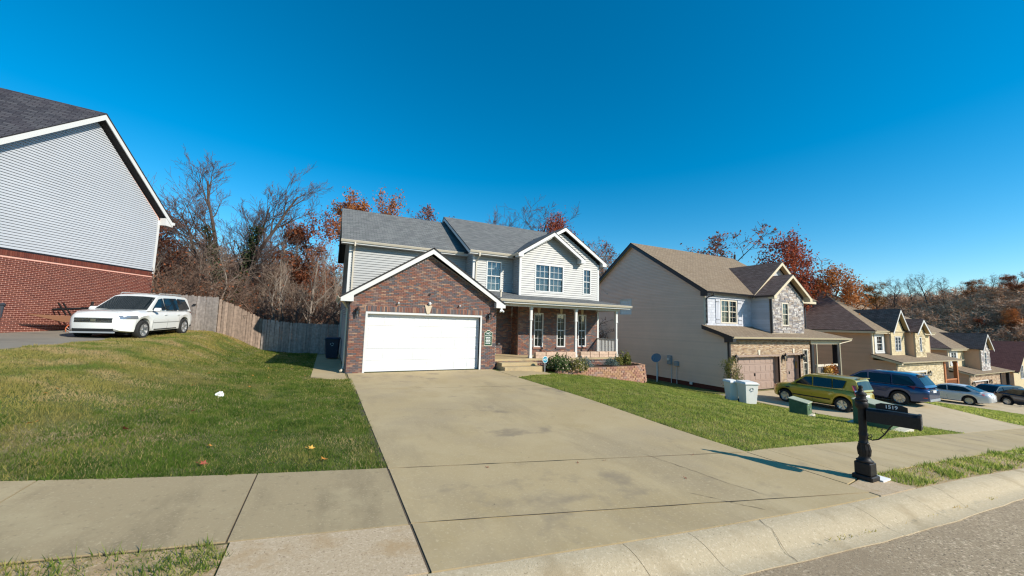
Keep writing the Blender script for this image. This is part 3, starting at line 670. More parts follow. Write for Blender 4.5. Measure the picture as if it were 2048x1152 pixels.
for x, s_ in ((4.6, 8), (8.4, 10)):
    mb = MB(); r = random.Random(s_); n = 10
    for i in range(n+1):
        v_ = -.52*i/n; dz = float(np.interp(-v_, [0, .1, .2, .28, .35, .41, .54], [.014, .010, -.012, -.045, -.08, -.102, -.108])); xx = x+v_*.5+r.uniform(-.025, .025); w_ = .003*r.uniform(.5, 1.5); y_ = float(curb_back(x))+v_; z = G1(xx, curb_back(xx))+dz+.004
        mb.v += [(xx-w_, y_, z), (xx+w_, y_, z)]
    mb.f = [(2*i, 2*i+1, 2*i+3, 2*i+2) for i in range(n)]; mb.build('crack', 'joint_dark', kerb)
# ---------------------------------------------------------------- the grey two-storey house with brick garage
MH = thing('house', 'grey two-storey house with red-brown brick garage gable and white garage door', 'house', (7.5, 18, 0))
GY, CY, BY, AY = 16.40, 18.50, 19.35, 20.55
GL, GR, AX, BX, CX, CR = .77, 7.18, .77, 7.0, 9.45, 14.96
camv = (0, 0, CAM_H)
fg = front(GY); gap_ = [(GL, -.3), (GR, -.3), (GR, 3.1), (3.98, 5.05), (GL, 3.1)]
door = (1.45, 6.38, -.5, 2.47)
wall(MH, fg, gap_, 'mortar_grey', holes=[door], th=.15)
bricks(MH, fg, [(GL, 0), (GR, 0), (GR, 3.06), (3.98, 5.0), (GL, 3.06)], 'brick_mix', holes=[(1.36, 6.47, -1, 2.49), (1.30, 6.53, 2.48, 2.73)], nind=190, near=camv)
soldier(MH, fg, 1.31, 6.53, 2.50, .215, 'brick_mix')
m = MB(); m.prism(fg, [(3.86, 2.47), (3.98, 2.47), (4.08, 2.84), (3.76, 2.84)], -.01, .05); m.build('keystone', 'keystone', MH, bevel=.006)
# garage door: recessed, five rows of eight raised panels
f_ = MB(); f_.fbox(fg, 1.37, 1.45, 0, 2.47, -.25, .02); f_.fbox(fg, 6.38, 6.46, 0, 2.47, -.25, .02); f_.fbox(fg, 1.37, 6.46, 2.40, 2.485, -.25, .022)
f_.build('door_frame', 'trim_white', MH)
gd = MB(); rows, colsn = 5, 8; dw = (6.38-1.45)/colsn; dh = 2.39/rows
for r_ in range(rows): gd.fbox(fg, 1.45, 6.38, r_*dh+.017, (r_+1)*dh+.007, -.24, -.185)
gdo = gd.build('garage_door', 'garage_white', MH)
pm = MB(); pr_ = lambda s, z, n: tuple(Vector(fg(s, z, n))-Vector(fg(0, 0, 0)))
a, b = dw-.16, dh-.17
pm.prism(pr_, [(0, 0), (a, 0), (a, b), (0, b)], -.187, -.183)
pm.v = pm.v[:0]; pm.f = []
pm.add([pr_(0, 0, -.186), pr_(a, 0, -.186), pr_(a, b, -.186), pr_(0, b, -.186), pr_(.012, .012, -.172), pr_(a-.012, .012, -.172), pr_(a-.012, b-.012, -.172), pr_(.012, b-.012, -.172), pr_(.05, .05, -.180), pr_(a-.05, .05, -.180), pr_(a-.05, b-.05, -.180), pr_(.05, b-.05, -.180)],
       [(0, 1, 5, 4), (1, 2, 6, 5), (2, 3, 7, 6), (3, 0, 4, 7), (4, 5, 9, 8), (5, 6, 10, 9), (6, 7, 11, 10), (7, 4, 8, 11), (8, 9, 10, 11)])
p0 = None
for r_ in range(rows):
    for c in range(colsn):
        if p0 is None: p0 = sub(pm.build('panel', 'garage_white', MH), gdo); o = p0
        else: o = p0.copy(); COL.objects.link(o)
        o.location = fg(1.45+c*dw+.08, r_*dh+.095, 0)
m = MB(); m.fbox(fg, 1.45, 6.38, 0, .03, -.25, -.18); sub(m.build('door_seal', 'rubber', MH), gdo)
# side walls of garage and left block
wl = left(GL); 
wall(MH, wl, [(GY+.16, -.3), (AY-.01, -.3), (AY-.01, 3.1), (GY+.16, 3.1)], 'siding_grey')
siding(MH, wl, [(GY+.14, .1), (AY, .1), (AY, 3.05), (GY+.14, 3.05)], 'siding_grey', .127)
m = MB(); m.box(GL-.05, GL+.0, GY+.0, GY+.14, 0, 3.1); m.build('corner_trim', 'trim_dark', MH)
wr = rightf(GR); wall(MH, wr, [(GY+.16, -.3), (BY-.02, -.3), (BY-.02, 3.0), (GY+.16, 3.0)], 'mortar_grey')
bricks(MH, wr, [(GY+.14, .46), (BY-.1, .46), (BY-.1, 3.0), (GY+.14, 3.0)], 'brick_mix', nind=0)
# garage gable roof
ez, ex0, ex1, ap, fy = 3.06, .40, 7.52, 3.98, GY-.32
rz = 5.38
for s_ in (0, 1):
    e = (ex0, ex1)[s_]
    roof(MH, [(e, fy, ez+.02), (ap, fy, rz), (ap, AY+1.5 if s_ == 0 else AY+.6, rz), (e, AY+.2 if s_ == 0 else BY+.1, ez+.02)], 'shingle_grey', .06)
m = MB(); tk = .045
m.prism(fg, [(ex0, ez-.2), (ex0+.47, ez-.2), (ex0+.47, ez+.05), (ap, rz-.285), (ap, rz-.075), (ex0, ez-.055)], .30-tk, .30); m.build('rake_board', 'trim_white', MH)
m = MB(); m.prism(fg, [(ex1, ez-.2), (ex1-.47, ez-.2), (ex1-.47, ez+.05), (ap, rz-.285), (ap, rz-.075), (ex1, ez-.055)], .30-tk, .30); m.build('rake_board', 'trim_white', MH)
m = MB()
for sg, e in ((1, ex0), (-1, ex1)):
    m.prism(fg, [(e+.02*sg, ez-.11), (ap, rz-.13), (ap, rz-.10), (e+.02*sg, ez-.08)], .01, .26)
m.build('soffit', 'soffit', MH)
for e, sg in ((ex0, 1), (ex1, -1)):
    m = MB(); m.prism(fg, [(e+.01*sg, ez-.2), (e+.46*sg, ez-.2), (e+.46*sg, ez+.04), (e+.01*sg, ez-.08)], .004, .25); m.build('cornice_return', 'trim_white', MH)
m = MB()
for e in (ex0, ex1): m.box(min(e, e+(.0)), max(e, e)+.03 if e < 1 else e, fy+.35, (AY+.1 if e < 1 else BY-.9), ez-.19, ez-.04)
m.build('fascia', 'trim_white', MH)
gutter(MH, (ex0, AY, ez+.01), (ex0, fy-.02, ez+.01))
downspout(MH, [(ex0+.06, GY-.02, ez-.16), (GL-.08, GY+.3, ez-.45), (GL-.08, GY+.32, .35), (GL-.1, GY+.24, .18), (GL-.2, GY+.05, .1)])
downspout(MH, [(GL-.09, 24.2, 2.7), (GL-.09, 24.2, .6), (GL-.14, 24.0, .45)])
# left block (A)
EA = 6.12
fa = front(AY); wall(MH, fa, [(AX, 2.9), (BX, 2.9), (BX, EA), (AX, EA)], 'siding_grey')
siding(MH, fa, [(AX+.08, 3.0), (BX-.06, 3.0), (BX-.06, EA-.1), (AX+.08, EA-.1)], 'siding_grey', .127)
wall(MH, left(AX), [(AY+.1, -.3), (28.6, -.3), (28.6, EA), (24.6, 8.75), (AY+.1, EA)], 'siding_grey')
siding(MH, left(AX), [(AY+.08, .1), (28.6, .1), (28.6, EA), (24.6, 8.7), (AY+.08, EA)], 'siding_grey', .127)
m = MB(); m.box(AX-.03, AX+.08, AY-.03, AY+.08, 3.0, EA-.05); m.build('corner_trim', 'trim_white', MH)
RYD, RAZ, RBZ = 24.6, 8.88, 9.3
roof(MH, [(AX-.42, AY-.42, EA+.0), (BX+.1, AY-.42, EA+.0), (BX+.1, RYD, RAZ), (AX-.42, RYD, RAZ)], 'shingle_grey')
roof(MH, [(AX-.42, 28.9, EA), (BX+.1, 28.9, EA), (BX+.1, RYD, RAZ), (AX-.42, RYD, RAZ)], 'shingle_grey')
m = MB(); m.box(AX-.38, BX, AY-.40, AY-.37, EA-.20, EA-.07); m.build('fascia', 'trim_white', MH)
m = MB(); m.box(AX-.38, BX-.05, AY-.37, AY, EA-.2, EA-.17); m.build('soffit', 'soffit', MH)
gutter(MH, (AX-.44, AY-.40, EA-.02), (BX-.33, AY-.40, EA-.02))
m = MB()
for y_ in (AY-.42, 28.9): m.beam((AX-.40, y_, EA-.16), (AX-.40, RYD, RAZ-.16), .03, .19)
m.build('rake_board', 'soffit', MH)
m = MB(); m.hexa([(AX-.39, AY-.4, EA-.13), (AX, AY-.4, EA-.13), (AX, RYD, RAZ-.13), (AX-.39, RYD, RAZ-.13), (AX-.39, AY-.4, EA-.1), (AX, AY-.4, EA-.1), (AX, RYD, RAZ-.1), (AX-.39, RYD, RAZ-.1)]); m.build('soffit', 'soffit', MH)
downspout(MH, [(AX+.22, AY-.44, EA-.1), (AX+.22, AY-.44, EA-.28), (AX+.2, AY-.06, EA-.5), (AX+.2, AY-.06, 3.5)])
# middle block (B)
EB = 6.08
fb = front(BY); bw = (7.78, 8.72, 3.94, 5.66)
wall(MH, fb, [(BX, .3), (CX, .3), (CX, EB), (BX, EB)], 'siding_grey', holes=[bw])
siding(MH, fb, [(BX+.09, 3.55), (CX-.02, 3.55), (CX-.02, EB-.1), (BX+.09, EB-.1)], 'siding_grey', .127, holes=[bw])
wall(MH, left(BX), [(BY+.1, 3), (AY, 3), (AY, EB), (BY+.1, EB)], 'siding_grey')
siding(MH, left(BX), [(BY+.08, 3.3), (AY-.02, 3.3), (AY-.02, EB), (BY+.08, EB)], 'siding_grey', .127)
m = MB(); m.box(BX-.03, BX+.09, BY-.03, BY+.08, 3.4, EB-.05); m.build('corner_trim', 'trim_white', MH)
window(MH, fb, *bw, cols=1, grid=(3, 2), curtain=True)
BL = BX-.36
roof(MH, [(BL, BY-.42, EB), (9.35, BY-.42, EB), (12.2, 21.15, EB+1.25), (14.9, RYD-.02, RBZ-.01), (14.9, RYD, RBZ), (BL, RYD, RBZ)], 'shingle_grey', .06)
roof(MH, [(BL, 29.8, EB), (15.36, 29.8, EB), (15.36, RYD, RBZ), (BL, RYD, RBZ)], 'shingle_grey')
m = MB(); m.box(BL+.03, CX-.25, BY-.40, BY-.37, EB-.2, EB-.07); m.build('fascia', 'trim_white', MH)
m = MB(); m.box(BL+.03, CX, BY-.37, BY, EB-.2, EB-.17); m.build('soffit', 'soffit', MH)
gutter(MH, (BL, BY-.40, EB-.02), (9.2, BY-.40, EB-.02))
m = MB()
for y_ in (BY-.42, 29.8): m.beam((BL+.02, y_, EB-.15), (BL+.02, RYD, RBZ-.15), .03, .2)
m.build('rake_board', 'trim_white', MH)
m = MB(); m.prism(left(BX), [(BY-.35, EB-.15), (BY+.0, EB-.15), (AY+.2, EA-.1), (RYD, RAZ), (28.6, EA), (29.6, EB-.1), (RYD, RBZ-.08)], -.06, -.01); m.build('gable_wall', 'siding_grey', MH)
downspout(MH, [(BX+.2, BY-.44, EB-.12), (BX+.2, BY-.44, EB-.3), (BX+.16, BY-.06, EB-.55), (BX+.16, BY-.06, 3.9)])
# right bay (C)
fc = front(CY); EC = 6.02
w2 = (10.42, 12.37, 4.0, 5.62); w1 = (13.77, 14.38, 4.02, 5.6)
wl_ = [(10.43, 11.03, .88, 2.80), (11.94, 12.53, .88, 2.80), (13.44, 14.03, .90, 2.80)]
wall(MH, fc, [(CX, 3.3), (CR, 3.3), (CR, EC-.1), (12.3, 7.55), (11.5, 7.3), (CX, EC-.1)], 'siding_grey', holes=[w2, w1])
siding(MH, fc, [(CX+.1, 3.55), (CR-.1, 3.55), (CR-.1, EC), (12.3, 7.6), (11.4, 7.22), (CX+.1, EC)], 'siding_grey', .127, holes=[w2, w1])
wall(MH, left(CX), [(CY+.1, 3), (BY, 3), (BY, EC), (CY+.1, EC)], 'siding_grey')
siding(MH, left(CX), [(CY+.08, 3.5), (BY-.02, 3.5), (BY-.02, EC), (CY+.08, EC)], 'siding_grey', .127)
wall(MH, rightf(CR), [(CY+.1, -.5), (29.4, -.5), (29.4, EC), (RYD, 9.1), (CY+.1, EC)], 'siding_grey')
m = MB(); m.box(CX-.03, CX+.1, CY-.03, CY+.08, 3.5, EC-.1); m.build('corner_trim', 'trim_white', MH)
m = MB(); m.box(CR-.1, CR+.03, CY-.03, CY+.08, .45, EC-.1); m.build('corner_trim', 'trim_white', MH)
window(MH, fc, *w2, cols=2, grid=(3, 2), blinds=1.); window(MH, fc, *w1, cols=1, grid=(2, 2), blinds=0.)
def gable(parent, ap_, apz, e0, e1, ez_, fy_, back, wallY, m_roof, trim, tails=(1, 1), bk=None, rk=.19, soff='soffit', ret=.3):
    """front gable roof with rake boards, soffit and cornice returns"""
    fr = front(fy_)
    for i, e in enumerate((e0, e1)):
        b_ = back[i]
        roof(parent, [(e, fy_, ez_), (ap_, fy_, apz), (ap_, b_[1], apz), (e, b_[0], ez_)], m_roof, .05)
        sg = 1 if i == 0 else -1; sl_ = (apz-ez_)/abs(ap_-e)
        mb = MB(); poly = [(e, ez_-.055), (ap_, apz-.06), (ap_, apz-.06-rk), (e+ret*sg, ez_-.06-rk+ret*sl_+.0), (e+ret*sg, ez_-.24), (e, ez_-.24)] if tails[i] else [(e, ez_-.055), (ap_, apz-.06), (ap_, apz-.06-rk), (e, ez_-.06-rk)]
        mb.prism(fr, poly, -.035, .0); mb.build('rake_board', trim, parent)
        mb = MB(); d = wallY-fy_
        mb.prism(fr, [(e+.02*sg, ez_-.10), (ap_, apz-.11), (ap_, apz-.08), (e+.02*sg, ez_-.07)], -d+.01, -.036); mb.build('soffit', soff, parent)
        if tails[i]:
            mb = MB(); mb.prism(fr, [(e+.005*sg, ez_-.24), (e+ret*sg, ez_-.24), (e+ret*sg, ez_-.12+ret*sl_), (e+.005*sg, ez_-.1)], -d+.012, -.037); mb.build('cornice_return', trim, parent)
gable(MH, 12.3, 7.95, 9.16, 15.36, EC+.03, CY-.30, ((CY+.6, 21.9), (CY+6, 22.3)), CY, 'shingle_grey', 'trim_white', tails=(0, 1))
gable(MH, 11.42, 7.50, 9.14, 13.62, EC+.06, CY-.46, ((CY+.85, 21.2), (CY-.28, 19.6)), CY, 'shingle_grey', 'trim_white')
gutter(MH, (9.16, BY-.40, EC+.02), (9.16, CY-.48, EC+.02)); gutter(MH, (15.36, CY-.32, EC+.0), (15.36, 24, EC))
m = MB(); m.box(15.3, 15.34, CY-.28, 29, EC-.2, EC-.04); m.build('fascia', 'trim_white', MH)
# porch
PZ = .45
wall(MH, fc, [(CX, -.6), (CR, -.6), (CR, 3.2), (CX, 3.2)], 'mortar_grey', holes=wl_)
hl = [(a-.0, b+.0, c_-.09, d_+.0) for a, b, c_, d_ in wl_]
bricks(MH, fc, [(CX, PZ), (CR, PZ), (CR, 3.15), (CX, 3.15)], 'brick_mix', holes=hl, nind=90, near=camv)
for q in wl_:
    window(MH, fc, *q, cols=1, grid=(2, 2), blinds=.16, sill='brick_mix', trim='trim_white', tw=.06)
    m = MB(); c_ = (q[0]+q[1])/2; m.prism(fc, [(c_-.055, q[3]), (c_+.055, q[3]), (c_+.1, 3.08), (c_-.1, 3.08)], 0, .05); m.build('keystone', 'keystone', MH)
wall(MH, left(CX), [(CY+.1, PZ-.4), (BY, PZ-.4), (BY, 3.2), (CY+.1, 3.2)], 'mortar_grey'); bricks(MH, left(CX), [(CY+.1, PZ), (BY, PZ), (BY, 3.15), (CY+.1, 3.15)], 'brick_mix')
bricks(MH, fb, [(8.5, PZ), (CX, PZ), (CX, 3.15), (8.5, 3.15)], 'brick_mix')
de = MB(); de.fbox(fb, 7.35, 8.32, PZ, 2.55, -.06, .02); deo = de.build('front_door', 'door_cream', MH)
m = MB()
for a, b in ((7.3, 7.4), (8.28, 8.38)): m.fbox(fb, a, b, PZ, 2.62, -.05, .07)
m.fbox(fb, 7.3, 8.38, 2.56, 2.66, -.05, .072); m.build('door_frame', 'trim_cream', MH)
m = MB(); m.fbox(fb, 7.55, 8.12, PZ+.9, 2.4, .018, .03); sub(m.build('door_glass', 'pane_glass', MH), deo)
m = MB(); m.tube([fb(8.2, PZ+.95, .02), fb(8.2, PZ+.95, .07), fb(8.12, PZ+.95, .075)], .015, 6); m.fbox(fb, 8.17, 8.23, PZ+.85, PZ+1.1, .02, .03); sub(m.build('door_handle', 'black_iron', MH), deo)
m = MB(); m.box(8.62, 8.74, BY-.06, BY-.012, .98, 1.06); m.build('outlet_cover', 'trim_white', MH)
ps_ = MB(); ps_.box(GR+.02, 15.06, GY+.12, BY, PZ-.1, PZ); ps_.build('porch_slab', 'concrete', MH)
fp = front(GY+.16); wall(MH, fp, [(GR+.02, -1.6), (15.02, -1.6), (15.02, PZ-.1), (GR+.02, PZ-.1)], 'mortar_grey')
bricks(MH, fp, [(GR+.02, -.3), (15.02, -.3), (15.02, PZ-.16), (GR+.02, PZ-.16)], 'brick_mix', nind=0)
soldier(MH, fp, GR+.05, 15.02, PZ-.155, .05, 'brick_mix', bw=.10, th=.04, name='rowlock_brick', nind=80)
wall(MH, rightf(15.02), [(GY+.18, -1.6), (CY, -1.6), (CY, PZ-.1), (GY+.18, PZ-.1)], 'mortar_grey')
st = MB(); st.box(7.32, 9.32, 15.55, GY+.12, -.1, .17); st.build('step', 'concrete', MH, bevel=.01)
st = MB(); st.box(7.34, 9.22, 15.95, GY+.115, .171, .32); st.build('step', 'concrete', MH, bevel=.01)
for px in (9.28, 12.05, 14.86):
    p = MB(); y_ = 16.78
    for z0, z1, hw in ((PZ, PZ+.14, .085), (PZ+.14, PZ+.9, .064), (PZ+.9, PZ+.98, .075), (PZ+.98, 2.35, .047), (2.35, 2.43, .075), (2.43, 2.92, .066), (2.92, 3.02, .085)):
        p.box(px-hw, px+hw, y_-hw, y_+hw, z0, z1)
    p.build('porch_post', 'trim_white', MH)
m = MB(); m.box(GR, 15.0, 16.66, 16.9, 3.02, 3.2); m.build('porch_beam', 'trim_white', MH)
m = MB(); m.box(14.76, 15.0, 16.9, CY-.02, 3.02, 3.2); m.build('porch_beam', 'trim_white', MH)
m = MB(); m.box(GR+.01, 15.4, 16.36, CY-.02, 3.205, 3.23); m.build('porch_ceiling', 'trim_white', MH)
m = MB(); m.box(7.5, 15.5, 16.33, 16.355, 3.14, 3.32); m.box(15.475, 15.5, 16.356, 18.3, 3.14, 3.32); m.build('fascia', 'trim_white', MH)
PE = 3.33
roof(MH, [(7.3, 16.30, PE), (15.52, 16.30, PE), (14.2, CY, 3.74), (7.3, CY, 3.74)], 'shingle_grey', .05)
roof(MH, [(7.0, CY-.05, 3.735), (CX, CY-.05, 3.735), (CX, BY, 3.93), (7.0, BY, 3.93)], 'shingle_grey', .05)
roof(MH, [(15.52, 16.30, PE), (15.52, 20.2, PE), (14.9, 19.6, 3.5), (14.2, CY, 3.74)], 'shingle_grey', .05)
gutter(MH, (7.3, 16.31, PE), (15.52, 16.31, PE)); gutter(MH, (15.51, 16.25, PE), (15.51, 20.0, PE))
# porch railing on the right end
rl = MB(); rl.box(14.83, 14.91, 16.84, CY-.02, 1.36, 1.42); rl.box(14.84, 14.9, 16.84, CY-.02, .58, .63); rlo = rl.build('railing', 'trim_white', MH)
for k in range(12):
    y_ = 16.98+k*.127; b_ = MB(); b_.box(14.85, 14.885, y_, y_+.035, .63, 1.36); sub(b_.build('baluster', 'trim_white', MH), rlo)
# lanterns, cameras, flood light, meter, sign
for s_ in (1.06, 6.82): lantern(MH, fg, s_, 2.38, .95)
for s_ in (2.65, 5.35):
    m = MB(); m.fbox(fg, s_-.03, s_+.03, 2.86, 2.93, .01, .06); m.tube([fg(s_, 2.9, .05), fg(s_-.02, 2.88, .13)], .035, 8); m.build('eave_spotlight', 'trim_white', MH)
m = MB(); m.fbox(fg, 3.92, 4.02, 2.86, 2.98, .01, .05); m.lathe(fg(3.97, 2.92, .1), [(.02, -.06), (.055, -.03), (.055, .03), (.02, .06)], 10); m.build('security_camera', 'white_paint', MH)
m = MB(); m.fbox(fg, 3.92, 4.0, 3.3, 3.36, .01, .07); m.build('bracket', 'black_iron', MH)
m = MB(); m.box(7.28, 7.36, GY-.30, GY-.2, 2.72, 2.86)
for dx in (-.07, .09): m.tube([(7.32+dx*.5, GY-.26, 2.78), (7.32+dx, GY-.33, 2.68)], [.025, .05], 8)
m.build('flood_light', 'white_paint', MH)
m = MB(); m.tube([(7.7, 17.1, 3.45), (7.7, 17.1, 3.75), (7.62, 16.98, 3.82)], .05, 8); m.build('vent_pipe', 'trim_cream', MH)
sg_ = thing('door_sign', 'green no soliciting plaque with cream border on the brick beside the garage', 'sign', fg(6.80, 1.1, .03))
def plaque(sc):
    p = [(-.17, -.35), (.17, -.35), (.185, -.33), (.185, .25), (.15, .27), (.105, .275), (.06, .34), (-.06, .34), (-.105, .275), (-.15, .27), (-.185, .25), (-.185, -.33)]
    return [(6.80+x*sc, 1.45+y*sc*.98) for x, y in p]
m = MB(); m.prism(fg, plaque(1.08), .014, .03); m.build('border', 'trim_cream', sg_)
m = MB(); m.prism(fg, plaque(1.0), .03, .034); m.build('panel', 'sign_green', sg_)
TF = lambda x, z, n: Matrix.Translation(fg(x, z, n)) @ Matrix.Rotation(PI/2, 4, 'X')
text(sg_, 'NO', .12, TF(6.80, 1.66, .035), 'white_paint', bold=True); text(sg_, 'SOLICITING', .06, TF(6.80, 1.555, .035), 'white_paint', bold=True)
m = MB()
for k in range(5):
    x = -.13+.01*(k % 2)
    for wd in ((.07, .05, .09, .03) if k % 2 else (.05, .08, .04, .07)):
        m.fbox(fg, 6.80+x, 6.80+x+wd*.85, 1.455-k*.065, 1.485-k*.065, .034, .036); x += wd
m.build('small_print', 'white_paint', sg_)
# ---------------------------------------------------------------- neighbour on the left: white siding over red brick
P1 = Vector((-8.65, 26.63)); uL = Vector((.3806, .9247)).normalized(); nL = Vector((uL.y, -uL.x))
LH = thing('house', 'tall neighbouring house with white siding gable above plain red brick', 'house', (P1.x-4, P1.y-4, 1.2))
fl = frame(tuple(P1), tuple(uL), tuple(nL))
LA, LAZ, LF, LE, LRE = -3.76, 11.2, -8.4, 7.25, 7.36
slF = (LAZ-7.0)/(LA+8.8); slR = (LAZ-7.3)/(.45-LA)
wall(LH, fl, [(LF, .9), (0, .9), (0, LRE), (LA, LAZ-.35), (LF, LE-.1)], 'mortar_red', th=.2)
siding(LH, fl, [(LF, 4.46), (-.1, 4.46), (-.1, LRE), (LA, LAZ-.35), (LF, LE-.1)], 'siding_white', .107)
m = MB(); m.fbox(fl, LF, -.0, 4.40, 4.46, -.02, .03); m.build('ledge_flashing', 'trim_dark', LH)
bricks(LH, fl, [(LF, 1.2), (0, 1.2), (0, 4.18), (LF, 4.18)], 'brick_red', bl=.2, bh=.0735, jt=.026, nind=210, near=camv, th=.014)
soldier(LH, fl, LF, -.03, 4.19, .2, 'brick_red', bw=.0735, nind=70)
m = MB(); m.fbox(fl, -.1, .03, 4.3, LRE-.1, -.05, .03); m.build('corner_trim', 'trim_white', LH)
bk = frame(tuple(P1), tuple(-nL), tuple(uL)); wall(LH, bk, [(.2, .9), (11, .9), (11, 7.2), (.2, 7.2)], 'siding_white')
rd = Vector((-.985, -.17)).normalized()
def L3(s, z, n, t=0): p = fl(s, z, n); return (p[0]+rd.x*t, p[1]+rd.y*t, z)
roof(LH, [L3(-8.8, 7.0, .38), L3(LA, LAZ+.06, .38), L3(LA, LAZ+.06, .38, 15), L3(-8.8, 7.0, .38, 15)], 'shingle_dark', .05)
roof(LH, [L3(.45, 7.3, .38), L3(LA, LAZ+.06, .38), L3(LA, LAZ+.06, .38, 15), L3(.45, 7.3, .38, 15)], 'shingle_dark', .05)
for e, ez_ in ((-8.8, 7.0), (.45, 7.3)):
    m = MB(); m.prism(fl, [(e, ez_-.06), (LA, LAZ), (LA, LAZ-.25), (e, ez_-.31)], .33, .365); m.build('rake_board', 'trim_white', LH)
    m = MB(); m.prism(fl, [(e, ez_-.13), (LA, LAZ-.08), (LA, LAZ-.11), (e, ez_-.16)], .02, .33); m.build('soffit', 'soffit', LH)
m = MB(); m.prism(fl, [(.48, 7.22), (.46, 7.0), (.0, 7.0), (-.0, 7.4)], .03, .34); m.build('cornice_return', 'trim_white', LH)
m = MB(); m.prism(fl, [(.42, 7.27), (.55, 7.25), (.53, 7.13), (.42, 7.1)], -4, .40); m.build('gutter', 'trim_white', LH)
# ---------------------------------------------------------------- neighbour on the right: tan house
TH = thing('house', 'tan sided house with stone gable, brown garage doors and grey shake wall', 'house', (27, 20, -1.6))
TX, TY, TU, TR = 21.64, 14.60, 16.15, 33.0
tl = left(TX); tf = front(TY); tu = front(TU)
AZ = 8.7; AYt = 22.4
gp = [(TY+.08, -1.75), (28.7, -1.75), (28.7, 4.5), (AYt, AZ), (TU, 4.62), (TU, 2.3), (TY+.08, 1.5)]
wall(TH, tl, [(TY+.08, -2.2), (28.7, -2.2), (28.7, 1.5), (TY+.08, 1.5)], 'siding_tan', th=.15)
wall(TH, tl, [(TU+.02, 1.5), (28.7, 1.5), (28.7, 4.5), (AYt, AZ), (TU+.02, 4.55)], 'siding_tan', th=.15, holes=[(22.6, 23.95, 3.1, 4.4)])
wall(TH, tl, [(TY+.08, 1.5), (TU+.02, 1.5), (TU+.02, 2.3)], 'siding_tan', th=.15)
tw_ = (22.62, 23.95, 3.12, 4.38)
siding(TH, tl, [(TY+.12, -1.32), (28.7, -1.32), (28.7, 1.48), (TY+.12, 1.48)], 'siding_tan', .112)
siding(TH, tl, [(TY+.12, 1.48), (28.7, 1.48), (28.7, 2.376), (TU, 2.376)], 'siding_tan', .112)
siding(TH, tl, [(TU+.1, 2.376), (28.7, 2.376), (28.7, 4.5), (AYt, AZ-.05), (TU+.1, 4.6)], 'siding_tan', .112, holes=[tw_])
window(TH, tl, *tw_, cols=1, grid=(4, 2), trim='trim_white', gm='pane_pale')
m = MB(); m.fbox(tl, TY+.1, 28.7, -1.9, -1.33, -.02, .005); m.build('foundation', 'brick_red', TH)
m = MB(); m.fbox(tl, TU-.02, TU+.09, 2.4, 4.55, -.05, .03); m.build('corner_trim', 'trim_cream', TH)
m = MB(); m.fbox(tl, TY-.02, TY+.11, -1.6, 1.5, -.1, .028); m.build('corner_trim', 'trim_dark', TH)
TE = 4.55
roof(TH, [(TX-.32, TU-.42, TE), (34.1, TU-.42, TE), (34.1, AYt, AZ+.16), (TX-.32, AYt, AZ+.16)], 'shingle_tan')
roof(TH, [(TX-.32, 29.1, TE-.05), (34.1, 29.1, TE-.05), (34.1, AYt, AZ+.16), (TX-.32, AYt, AZ+.16)], 'shingle_tan')
for y_ in (TU-.42, 29.1):
    m = MB(); m.prism(tl, [(y_, TE-.06), (AYt, AZ+.09), (AYt, AZ-.17), (y_, TE-.33)], .27, .30); m.build('rake_board', 'trim_dark', TH)
    m = MB(); m.prism(tl, [(y_, TE-.2), (AYt, AZ-.07), (AYt, AZ-.1), (y_, TE-.23)], .01, .27); m.build('soffit', 'soffit_tan', TH)
m = MB(); m.prism(tl, [(TU-.42, TE-.3), (TU+.12, TE-.3), (TU+.12, TE+.0), (TU-.42, TE-.1)], .02, .265); m.build('cornice_return', 'trim_dark', TH)
gutter(TH, (TX-.3, TU-.40, TE-.02), (26.1, TU-.40, TE-.02), 'trim_dark')
downspout(TH, [(TX+.25, TU-.44, TE-.1), (TX+.25, TU-.44, TE-.25), (TX+.06, TU-.08, TE-.4), (TX+.06, TU-.08, 2.5)], 'trim_dark')
uw = (23.12, 24.82, 2.55, 4.12)
wall(TH, tu, [(TX, 1.8), (TR, 1.8), (TR, TE), (TX, TE)], 'shake_grey', holes=[uw])
bricks(TH, tu, [(TX+.1, 2.38), (26.4, 2.38), (26.4, TE-.1), (TX+.1, TE-.1)], 'shake_grey', holes=[uw], bl=.32, bh=.17, jt=.008, nind=110, name='shake', th=.014)
bricks(TH, tu, [(30.2, 2.1), (TR-.05, 2.1), (TR-.05, TE-.1), (30.2, TE-.1)], 'shake_grey', bl=.32, bh=.17, jt=.008, nind=40, name='shake', th=.014)
window(TH, tu, *uw, cols=2, grid=(2, 2), trim='trim_cream', tw=.09, curtain=True, cdep=.08)
for a in (22.62, 24.9):
    m = MB()
    for k in range(3): m.fbox(tu, a+k*.145, a+k*.145+.13, 2.55, 4.12, .02, .05)
    for z in (2.75, 3.9): m.fbox(tu, a+.01, a+.41, z, z+.1, .05, .065)
    sh = m.build('shutter', 'shake_grey', TH)
    m = MB()
    for z in (2.79, 3.94): m.fbox(tu, a+.02, a+.32, z, z+.03, .066, .074)
    sub(m.build('strap_hinge', 'black_iron', TH), sh)
wall(TH, rightf(TR), [(TU, -2.2), (28.7, -2.2), (28.7, 4.5), (TU, 4.5)], 'siding_tan')
